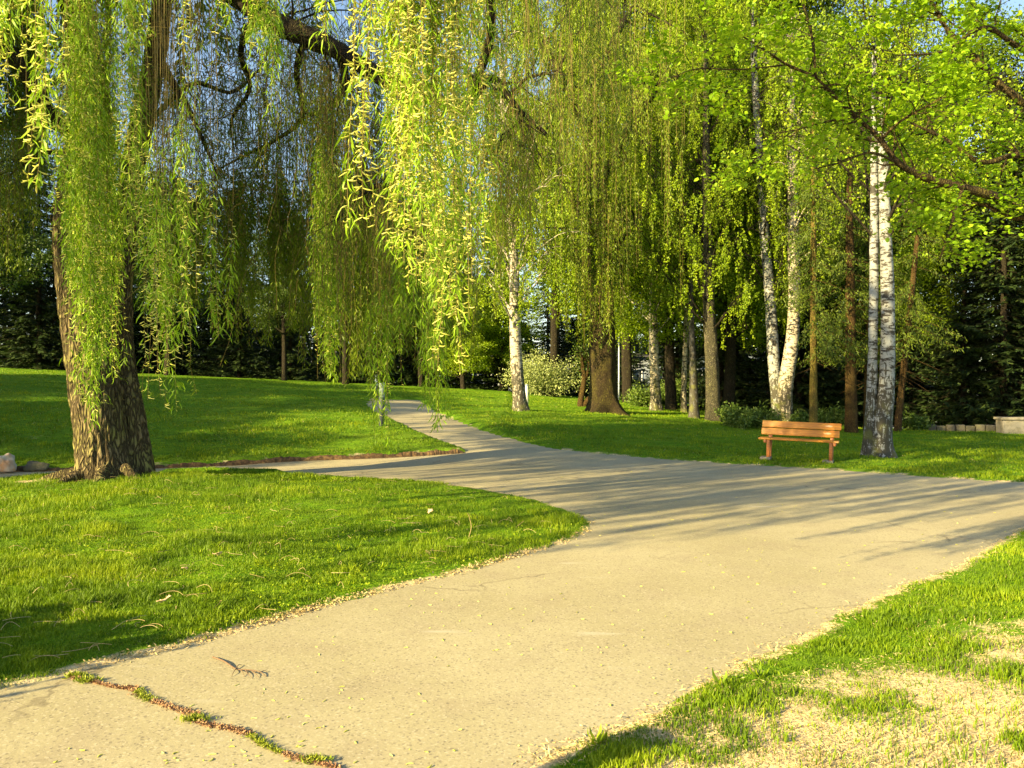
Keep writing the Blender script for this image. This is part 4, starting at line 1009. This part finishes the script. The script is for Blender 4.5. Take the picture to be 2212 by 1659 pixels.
# dandelion rosettes, each a plant
ros = [(600, 1065), (735, 1195), (900, 1072), (1195, 1128), (430, 1210), (1085, 1185), (770, 1190), (1560, 1490), (1640, 1475), (1290, 1618), (160, 1180), (820, 1240)]
lb = ["weed rosette by the far rim of the near lawn", "pale upright weed in the middle of the near lawn", "weed with long light leaves near the lawn's back edge", "dark green weed at the tip of the near lawn", "weed in the lawn in front of the willow", "leafy weed by the path near the lawn tip", "second upright weed in the middle of the near lawn",
      "weed clump at the edge of the right hand verge", "broad leaved weed in the straw of the verge", "weed at the shadowed tip of the verge", "small weed rosette in the lawn below the willow trunk", "small weed near the front edge of the near lawn"]
for i, (a, b) in enumerate(ros):
    x, y, z = ground_at(a, b); cl = Cloud(); n = 12; az = rg.uniform(0, 6.283, n)
    d = np.stack([np.cos(az), np.sin(az), rg.uniform(.35, 1.6, n)], 1); L = rg.uniform(.05, .11, n)
    leaves(cl, np.zeros((n, 3)) + rg.normal(size=(n, 3)) * .004, d, np.stack([-np.sin(az), np.cos(az), 0 * az], 1), L, L * .24, rg.uniform(.3, 1, n), True, -.1)
    o = cl.build("weed_plant", M['grass']); o.location = (x, y, z); tagit(o, lb[i], "weed", "weeds in the lawns")

# litter of fallen catkins
def ground_catkins(cl, x, y, L, r, rng, z=None):
    n = len(x); z = grid_at(ZG, x, y) if z is None else z
    az = rng.uniform(0, 6.283, n); q = np.linspace(-1, 1, 5)[None, :]; cv = rng.uniform(-.6, .6, n)[:, None]
    lx = q * L[:, None] * .5; ly = cv * L[:, None] * (1 - q * q) * .5
    C = np.stack([x[:, None] + lx * np.cos(az)[:, None] - ly * np.sin(az)[:, None], y[:, None] + lx * np.sin(az)[:, None] + ly * np.cos(az)[:, None], z[:, None] + r + 0 * lx + .3 * r * rng.uniform(0, 2, n)[:, None] * (1 + q)], 2)
    tubes(cl, C, r * np.array([.5, 1, 1.1, 1, .5])[None] * rng.uniform(.7, 1.3, (n, 5)), 5, rng.uniform(0, 1, n))
cl = Cloud(); x, y = sample_lawn(rg, 1400, 3.2, 16, -.65, .72, 1.2); k = (grid_at(SD, x, y) < -.05) & (vnoise(x, y, .9, 31) > rg.uniform(.15, .75, len(x))); x, y = x[k], y[k]
ground_catkins(cl, x, y, rg.uniform(.010, .036, len(x)) * rg.choice([.5, 1, 1], len(x)), .0028, rg, hbase(x, y) + .006)
o = cl.build("fallen_catkins", M['catkin'], smooth=True); tagit(o, "yellow fallen willow catkins strewn over the path", "catkins", kind='stuff')
# crumbs along the lawn rim
ne = np.array([G(*p) for p in near_edge] + [(-4.4, 1.9)]); cl, cb = Cloud(), Cloud()
seg = np.concatenate([np.linspace(ne[i], ne[i + 1], 60) for i in range(len(ne) - 1)]); n = 9000
p = seg[rg.integers(0, len(seg), n)] + rg.normal(size=(n, 2)) * .035; am = vnoise(p[:, 0], p[:, 1], 2.4, 41) > rg.uniform(.1, .8, n); p = p[am]; n = len(p)
z = np.maximum(grid_at(ZG, p[:, 0], p[:, 1]), hbase(p[:, 0], p[:, 1]) + .006) + .004
leaves(cl, np.column_stack([p, z]), rnd_dir(rg, n) * np.array([1, 1, .35]), rnd_dir(rg, n), .026 * rg.uniform(.4, 1.5, n), .009 * rg.uniform(.5, 1.5, n), rg.uniform(0, 1, n))
re = np.array([G(*p) for p in right_front]); seg = np.concatenate([np.linspace(re[i], re[i + 1], 60) for i in range(len(re) - 1)]); n = 1800
p = seg[rg.integers(0, len(seg), n)] + rg.normal(size=(n, 2)) * .06; z = grid_at(ZG, p[:, 0], p[:, 1]) + .006
leaves(cl, np.column_stack([p, np.maximum(z, .01)]), rnd_dir(rg, n) * np.array([1, 1, .35]), rnd_dir(rg, n), .03 * rg.uniform(.4, 1.5, n), .006, rg.uniform(0, 1, n))
# straw mat of the worn verge
x, y = sample_lawn(rg, 30000, 3.0, 7.5, .05, .75, 1.2); k = (bare_amount(x, y, grid_at(SD, x, y)) > .38) & (grid_at(SD, x, y) > 0); x, y = x[k], y[k]; n = len(x)
leaves(cl, np.column_stack([x, y, grid_at(ZG, x, y) + .004]), rnd_dir(rg, n) * np.array([1, 1, .18]), rnd_dir(rg, n), .028 * rg.uniform(.4, 1.5, n), .0034, rg.uniform(0, 1, n))
o = cl.build("straw_litter", M['straw']); tagit(o, "dry catkin crumbs and straw along the rims of the lawns", "litter", kind='stuff')

# cut turf edge that stands above the path in front of the left lawn
lk = smooth_line([(*G(*p), 0, 0) for p in left_kerb] + [(-14, 16.5, 0, 0)], 400)[:, :2]
ke = nrm(np.column_stack([np.gradient(lk, axis=0), np.zeros(400)])); kn = np.stack([ke[:, 1], -ke[:, 0]], 1)
if kn[200, 1] < 0: kn = -kn
wob = rg.normal(size=400) * .008; hh = .075 + .02 * np.sin(np.arange(400) * .21) + rg.normal(size=400) * .008; hh[:12] *= np.linspace(0, 1, 12)
zb_ = hbase(lk[:, 0], lk[:, 1]); A0 = lk - kn * (.20 + wob[:, None]); A1 = lk - kn * .165; A2 = lk - kn * .03
V = np.concatenate([np.column_stack([A0, zb_ - .01]), np.column_stack([A1, zb_ + hh]), np.column_stack([A2, zb_ + hh * .9])]); i = np.arange(399)
cl = Cloud(); cl.add(V, np.stack([i, i + 1, i + 401, i + 400], 1)); cl.f.append(np.stack([i + 400, i + 401, i + 801, i + 800], 1))
o = cl.build("lawn_edge", plain("turf_edge", (.07, .04, .02), .95, col2=(.20, .12, .05), scale=14)); tagit(o, kind='structure')

# ------------------------------------------------------------------ crack in the path
M['crack'] = plain("crack_soil", (.09, .045, .03), .95, col2=(.24, .13, .07), scale=30)
M['moss'] = leaf_mat("moss", (.10, .14, .01), (.22, .28, .02), (.38, .40, .05), .2)
cp = [(150, 1466), (205, 1480), (255, 1490), (285, 1497), (305, 1514), (345, 1530), (400, 1549), (430, 1571), (500, 1588), (548, 1612), (598, 1634), (655, 1653), (720, 1672)]
cw = [.007, .007, .009, .024, .034, .02, .032, .02, .022, .028, .015, .012, .012]
c = smooth_line([(*G(*p), 0, w_) for p, w_ in zip(cp, cw)], 260)
c[:, 0] += np.cumsum(rg.normal(size=260) * .004) * .4; dirs = nrm(np.gradient(c[:, :3], axis=0)); nn = np.stack([-dirs[:, 1], dirs[:, 0], 0 * dirs[:, 0]], 1)
wl = c[:, 3] * rg.uniform(.25, .8, 260); wr = c[:, 3] * rg.uniform(.25, .8, 260); zc = hbase(c[:, 0], c[:, 1]) + .0125; base = np.column_stack([c[:, :2], zc])
V = np.concatenate([base + nn * wl[:, None], base - nn * wr[:, None]]); i = np.arange(259)
cl = Cloud(); cl.add(V, np.stack([i, i + 1, i + 261, i + 260], 1)); cl.build("crack", M['crack'], path)
cl, cm = Cloud(), Cloud(); n = 5200; k = rg.integers(0, 260, n); p = base[k] + nn[k] * (rg.normal(size=(n, 1)) * c[k, 3:4] * .5)
big = vnoise(p[:, 0] * 3, p[:, 1] * 3, 1.6, 51)
m1 = big < .68
leaves(cl, p[m1] + [0, 0, .003], rnd_dir(rg, m1.sum()), rnd_dir(rg, m1.sum()), .012 * rg.uniform(.4, 1.6, m1.sum()), .009, rg.uniform(0, 1, m1.sum()))
cl.build("crumbled_edge", plain("crumbled_edge", (.26, .13, .07), .95, col2=(.42, .30, .15), scale=60), path)
m2 = ~m1; q = p[m2]; L = .016 * rg.uniform(.3, 1.3, m2.sum())
leaves(cm, q, rnd_dir(rg, m2.sum()) * .8 + np.array([0, 0, .8]), rnd_dir(rg, m2.sum()), L, L * .3, rg.uniform(0, 1, m2.sum()))
for (a, b) in ((165, 1468), (190, 1476), (680, 1652), (420, 1565)):
    gxp, gyp = G(a, b); n = 260; q = np.column_stack([gxp + rg.normal(size=n) * .03, gyp + rg.normal(size=n) * .014, np.full(n, .012)])
    leaves(cm, q, rnd_dir(rg, n) * .8 + np.array([0, 0, .8]), rnd_dir(rg, n), .03 * rg.uniform(.3, 1.3, n), .007, rg.uniform(0, 1, n))
cm.build("crack_moss", M['moss'], path)

# ------------------------------------------------------------------ fallen twigs and leaves
M['dead_twig'] = plain("dead_twig", (.16, .10, .06), .9); M['dead_leaf'] = plain("dead_leaf", (.55, .36, .22), .8, col2=(.72, .55, .36), scale=20)
def twig_on_ground(pts, r, label, branch=(), z=None, lift=.006, mat='dead_twig'):
    rows = [(*G(*p), 0) for p in pts]; x0, y0 = rows[0][:2]; cl = Cloud()
    R_ = lambda ps, rr: np.array([[a - x0, b - y0, lift + rr + .006 * math.sin(i * 2.1), rr] for i, (a, b) in enumerate([G(*p) for p in ps])])
    c = smooth_line(R_(pts, r), 30); tubes(cl, c[None, :, :3], (np.linspace(1, .4, 30) * r)[None], 6)
    for bp in branch:
        c = smooth_line(R_(bp, r * .6), 12); tubes(cl, c[None, :, :3], (np.linspace(1, .3, 12) * r * .6)[None], 5)
    o = cl.build("fallen_twig", M[mat], smooth=True); o.location = (x0, y0, float(grid_at(ZG, np.array([x0]), np.array([y0]))[0]) if z is None else z); return tagit(o, label, "twig", "fallen twigs")
twig_on_ground([(460, 1427), (485, 1438), (510, 1452), (530, 1455), (560, 1460), (575, 1468)], .005, "dark forked twig lying on the path near the crack", [[(510, 1452), (516, 1444), (523, 1441)], [(510, 1452), (505, 1460), (500, 1467)], [(530, 1455), (535, 1463), (545, 1470)], [(545, 1458), (552, 1464), (560, 1471)], [(560, 1460), (571, 1457), (578, 1456)], [(520, 1454), (524, 1461), (528, 1468)]], z=.006)
twig_on_ground([(1022, 1195), (1045, 1188), (1065, 1182)], .004, "short twig on the path beside the lawn rim", z=.006)
twig_on_ground([(1670, 1402 + 36), (1690, 1434), (1715, 1430)], .003, "thin twig on the path close to the right verge", z=.006)
for pts, lab in (([(1010, 1168), (1018, 1140), (1014, 1118), (1010, 1108)], "long bent dry stalk standing in the grass near the lawn tip"), ([(1100, 1150), (1118, 1136), (1132, 1125)], "short reddish dry stalk near the lawn tip")):
    x, y, z = ground_at(*pts[0]); rows = [(*P3(a, b, y), .005) for a, b in pts]; cl = Cloud(); c = smooth_line(rows, 20); c[:, :3] -= [x, y, z]; c[0, 2] -= .02
    tubes(cl, c[None, :, :3], (np.linspace(1, .5, 20) * .005)[None], 5); o = cl.build("dry_stalk", M['straw'], smooth=True); o.location = (x, y, z); tagit(o, lab, "stalk", "dry stalks in the near lawn")
for (a, b, s, lab) in ((355, 1326, .05, "pale curled dead leaf in the grass near the path edge"), (930, 1120, .045, "round pinkish dead leaf on the near lawn by the dry stalk"), (470, 1221, .04, "brown dead leaf in the middle of the near lawn"), (400, 1243, .03, "small reddish dead leaf below the brown one")):
    x, y, z = ground_at(a, b); cl = Cloud(); g = np.linspace(-1, 1, 7); A, B = np.meshgrid(g, g); rr = np.sqrt(A ** 2 + B ** 2); k_ = 1 / np.maximum(1, rr * (1 + .25 * np.sin(5 * np.arctan2(B, A))))
    V = np.stack([A * k_ * s, B * k_ * s * .8, .3 * s * (A * A - .4 * B * B) + .12 * s * np.sin(4 * A + 3 * B)], -1); ii = np.arange(49).reshape(7, 7)
    cl.add(V, np.stack([ii[:-1, :-1], ii[:-1, 1:], ii[1:, 1:], ii[1:, :-1]], -1).reshape(-1, 4)); o = cl.build("dead_leaf", M['dead_leaf'], smooth=True)
    m_ = o.modifiers.new("thickness", 'SOLIDIFY'); m_.thickness = .0015
    o.location = (x, y, z + .045); o.rotation_euler = (.45, .2, a * .1); tagit(o, lab, "leaf", "dead leaves on the near lawn")

# ------------------------------------------------------------------ rocks, low wall, building
import bmesh
def rock(name, loc, size, label, mat, seed, cat="rock", group=None):
    bm = bmesh.new(); bmesh.ops.create_icosphere(bm, subdivisions=4, radius=1)
    for v in bm.verts:
        n_ = mnoise.noise(v.co * 1.3 + Vector((seed, 0, 0))) * .45 + mnoise.noise(v.co * 4 + Vector((seed, 2, 0))) * .12
        v.co *= 1 + n_; v.co.x *= size[0]; v.co.y *= size[1]; v.co.z = max(v.co.z, -.5) * size[2]
    me = bpy.data.meshes.new(name); bm.to_mesh(me); bm.free(); me.polygons.foreach_set("use_smooth", np.ones(len(me.polygons), bool))
    me.materials.append(mat); o = bpy.data.objects.new(name, me); COL.objects.link(o); o.location = loc; tagit(o, label, cat, group); return o
M['rock'] = plain("pale_stone", (.50, .47, .40), .9, col2=(.55, .28, .12), scale=3, bump=.6); M['dark_rock'] = plain("dark_stone", (.10, .09, .07), .95, col2=(.16, .15, .08), scale=5, bump=.6)
rock("boulder", (*gl(12, 15.3)[:2], .14), (.19, .16, .2), "pale boulder with an orange stain beside the path left of the willow", M['rock'], 3)
rock("boulder", (*gl(78, 15.6)[:2], .08), (.24, .15, .11), "dark mossy boulder between the pale boulder and the willow", M['dark_rock'], 9)

def box(cl, c, s, rz=0., bev=0.):
    bm = bmesh.new(); bmesh.ops.create_cube(bm, size=1); bmesh.ops.scale(bm, vec=s, verts=bm.verts)
    if bev: bmesh.ops.bevel(bm, geom=bm.edges[:], offset=bev, segments=2, affect='EDGES', profile=.6)
    V = np.array([v.co[:] for v in bm.verts]); cs, sn = math.cos(rz), math.sin(rz)
    V = V @ np.array([[cs, -sn, 0], [sn, cs, 0], [0, 0, 1]]).T + np.array(c)
    for nside in (3, 4):
        f = [[v.index for v in fc.verts] for fc in bm.faces if len(fc.verts) == nside]
        if f: cl.f.append(np.array(f) + cl.n)
    big = [fc for fc in bm.faces if len(fc.verts) > 4]
    cl.v.append(V.astype(np.float32)); cl.a.append(np.zeros(len(V), np.float32)); cl.n += len(V); bm.free()

M['concrete'] = plain("old_concrete", (.30, .27, .21), .9, col2=(.19, .17, .12), scale=6, bump=.4)
cl = Cloud(); x0 = (1992 - 1106) / FPX * 29.5; x1 = (2160 - 1106) / FPX * 28.2
for i in range(9):
    t = i / 8; xx = x0 + (x1 - x0) * t; yy = 29.5 - 1.3 * t; box(cl, (xx, yy, float(hbase(xx, yy)) + .08), ((x1 - x0) / 8 * 1.12, .35, .30 + .05 * math.sin(i * 2.2)), -.42 + .01 * i, .03)
o = cl.build("low_wall", M['dark_rock']); tagit(o, "low dark stone wall in the shade at the foot of the right hand wood", "wall")
cl = Cloud(); xx = (2212 - 1106) / FPX * 27; box(cl, (xx, 27, float(hbase(xx, 27)) + .16), (1.5, .5, .62), -.1, .03); box(cl, (xx, 27, float(hbase(xx, 27)) + .51), (1.6, .6, .08), -.1, .015)
o = cl.build("concrete_block", M['concrete']); tagit(o, "pale concrete block with a capping slab at the right end of the low wall", "wall")

M['wall_paint'] = plain("pale_render", (.46, .50, .54), .85, col2=(.38, .42, .46), scale=.6); M['roofing'] = plain("dark_roofing", (.06, .06, .07), .8)
M['glass'] = plain("dark_glass", (.03, .05, .08), .12); M['wframe'] = plain("window_frame", (.6, .62, .64), .5)
def building():
    y0 = 74; xa, xb = -6.5, 17; z0 = float(hbase(4, y0)) - .6; top = 3.9
    root = empty("building", ((xa + xb) / 2, y0, z0), "long pale grey building seen far behind the lawn, mostly hidden by trees", "building")
    L = xb - xa; h = top - z0
    cl = Cloud(); box(cl, (0, 4, h / 2), (L, 8, h)); cl.build("wall", M['wall_paint'], root)
    cl = Cloud(); box(cl, (0, 4, h + .16), (L + .8, 8.8, .3), 0, .02); cl.build("roof", M['roofing'], root)
    for i in range(9):
        cx = -L / 2 + (i + .5) * L / 9; cz = h * .62
        cl = Cloud()
        for a, b, sx, sz in ((0, .62, 1.7, .1), (0, -.62, 1.7, .1), (-.8, 0, .1, 1.14), (.8, 0, .1, 1.14), (0, 0, .06, 1.14)): box(cl, (cx + a, -.03, cz + b), (sx, .1, sz))
        f = cl.build("window", M['wframe'], root); cl = Cloud(); box(cl, (cx, -.012, cz), (1.5, .03, 1.14)); cl.build("pane", M['glass'], f)
building()

# ------------------------------------------------------------------ bollards and lamp post
M['bollard'] = plain("bollard_paint", (.055, .065, .085), .45, col2=(.075, .085, .10), scale=4); M['bollard_sunlit'] = plain("bollard_sunlit", (.62, .62, .62), .45)  # second paint is a pale copy with the sunlight put into its colour
M['lens'] = plain("ribbed_lens", (.34, .42, .38), .25, col2=(.18, .24, .20), scale=12); M['lens_pale'] = plain("pale_lens", (.72, .76, .78), .3); M['cap'] = plain("bollard_cap", (.35, .42, .45), .3)
def lathe(cl, prof, sides=24):
    ang = np.arange(sides) * 2 * math.pi / sides; P = np.array(prof)
    V = np.stack([P[:, 0:1] * np.cos(ang), P[:, 0:1] * np.sin(ang), P[:, 1:2] * np.ones(sides)], -1); ii = np.arange(len(P) * sides).reshape(len(P), sides); nx = np.roll(ii, -1, 1)
    cl.add(V, np.stack([ii[:-1], nx[:-1], nx[1:], ii[1:]], -1).reshape(-1, 4))
def bollard(loc, Hh, r, label, pm='bollard', lm='lens', split=.66):
    root = empty("bollard_light", loc, label, "bollard", "bollard lights along the path"); s = Hh * split
    cl = Cloud(); lathe(cl, [(0, -.1), (r, -.1), (r, s - .01), (r * .96, s), (0, s)]); cl.build("post", M[pm], root, smooth=False)
    cl = Cloud(); prof = [(0, s)]; nr = 14
    for i in range(nr): a = s + .005 + (Hh - .05 - s) * i / nr; prof += [(r * .98, a), (r * .86, a + (Hh - .05 - s) / nr * .5)]
    prof += [(r * .98, Hh - .045), (0, Hh - .045)]; lathe(cl, prof); cl.build("lens", M[lm], root)
    cl = Cloud(); lathe(cl, [(0, Hh - .05), (r * 1.06, Hh - .05), (r * 1.06, Hh - .01), (r * .9, Hh), (0, Hh + .004)]); cl.build("cap", M['cap'], root)
x, y, z = ground_at(825, 928); bollard((x, y, z), 94 / FPX * y, 6.6 / FPX * y, "nearest dark bollard light standing on the lawn beside the side path")
x, y = G(813, 864); bollard((x, y, float(hbase(x, y))), 54 / FPX * y, 3.4 / FPX * y, "smaller distant bollard light with a pale head, just behind the nearest one", lm='lens_pale', split=.58)
x, y, z = ground_at(1138, 880); bollard((x, y, z), 48 / FPX * y, 3.6 / FPX * y, "bollard light coloured pale as if sunlit, right beside the lone birch", pm='bollard_sunlit', lm='lens_pale', split=.6)
bollard((-2.12, 1.72, .0), 1.36, .11, "added dark bollard out of view on the near path, casting the front shadow")  # made-up shadow caster out of view, its shadow reaches the verge tip
bush(95, (-5.2, 3.3, 0), (.9, 1.45), 'shrub', "added round shrub out of view left of the near path, casting the corner shadow", n=26000, lsz=.10, W=.7)  # invented out of view, sized and placed to shade the lower left lawn rim
M['pole'] = plain("grey_blue_metal", (.42, .48, .60), .4)
x, y = (1337 - 1106) / FPX * 46, 46; z = float(hbase(x, y)); root = empty("lamp_post", (x, y, z), "slim blue grey lamp post far off beside the mounded willow", "lamp post")
cl = Cloud(); lathe(cl, [(0, -.1), (.05, -.1), (.045, 1.0), (.035, 4.2), (0, 4.2)], 12); cl.build("pole", M['pole'], root, smooth=True)
cl = Cloud(); lathe(cl, [(0, 4.2), (.16, 4.22), (.20, 4.5), (.05, 4.62), (0, 4.62)], 16); cl.build("lamp_head", M['lens_pale'], root)

# ------------------------------------------------------------------ bench
def mat_wood(name, c1, c2, worn):
    N = NM(name); v = N.ocoord((1.2, 14, 14)); g = N.noise(v, 3.2, 5, .65, .6); f = N.noise(N.ocoord((2, 30, 30)), 6, 3, .6)
    c = N.mix(N.ramp(g, .35, .68), c1, c2); c = N.mix(N.ramp(f, .45, .75, 0, .5), c, tuple(q * .55 for q in c1))
    wr = N.noise(N.ocoord((1.6, 6, 9)), 1.7, 4, .65); c = N.mix(N.ramp(wr, .60, .70, 0, .85), c, worn)
    N.val(c, N.b.inputs["Base Color"]); N.b.inputs["Roughness"].default_value = .42; N.bump(f, .25, .003); return N.m
M['wood'] = mat_wood("varnished_wood", (.48, .165, .008), (.66, .29, .016), (.82, .60, .34)); M['wood_dark'] = mat_wood("varnished_wood_leg", (.32, .10, .03), (.48, .18, .05), (.55, .30, .14))
bx, by = P3(1727, 1000, 17.4)[:2]; rz = -.42
bench = empty("park_bench", (bx, by, float(hbase(bx, by)) + .055), "orange brown wooden bench with two back planks, facing the path under the birches", "bench", rz=rz)
bench.rotation_euler = (0, R(1.6), rz)
def bpart(name, boxes, mat, parent=bench):
    cl = Cloud()
    for c_, s_, b_ in boxes: box(cl, c_, s_, 0, b_)
    return cl.build(name, mat, parent)
bench.scale = (.94, .94, .94)
LW = 1.62
def tilted(name, z, y, hgt, mat, rx, L, xo=0):
    o = bpart(name, [((0, 0, 0), (L, .035, hgt), .006)], mat); o.location = (xo, y, z); o.rotation_euler = (rx, 0, 0); return o
tilted("back_plank", .735, .160, .145, M['wood'], -.20, LW + .02); tilted("back_plank", .575, .128, .15, M['wood'], -.20, LW, -.02)
for yy in (-.17, -.035, .10): bpart("seat_plank", [((-.03, yy, .43), (LW + .02, .125, .04), .006)], M['wood'])
for s in (-1, 1):
    lx = s * .64
    o = bpart("leg", [((0, 0, 0), (.07, .10, .42), .008)], M['wood_dark']); o.location = (lx, -.15, .205); o.rotation_euler = (.10, 0, 0)
    o = bpart("leg", [((0, 0, 0), (.07, .10, .80), .008)], M['wood_dark']); o.location = (lx, .164, .37); o.rotation_euler = (-.20, 0, 0)
    bpart("crossbar", [((lx + s * .071, 0, .375), (.05, .46, .07), .006)], M['wood_dark'])
    bpart("concrete_foot", [((lx - .05, -.12, .0), (.22, .34, .06), .01)], M['concrete'])
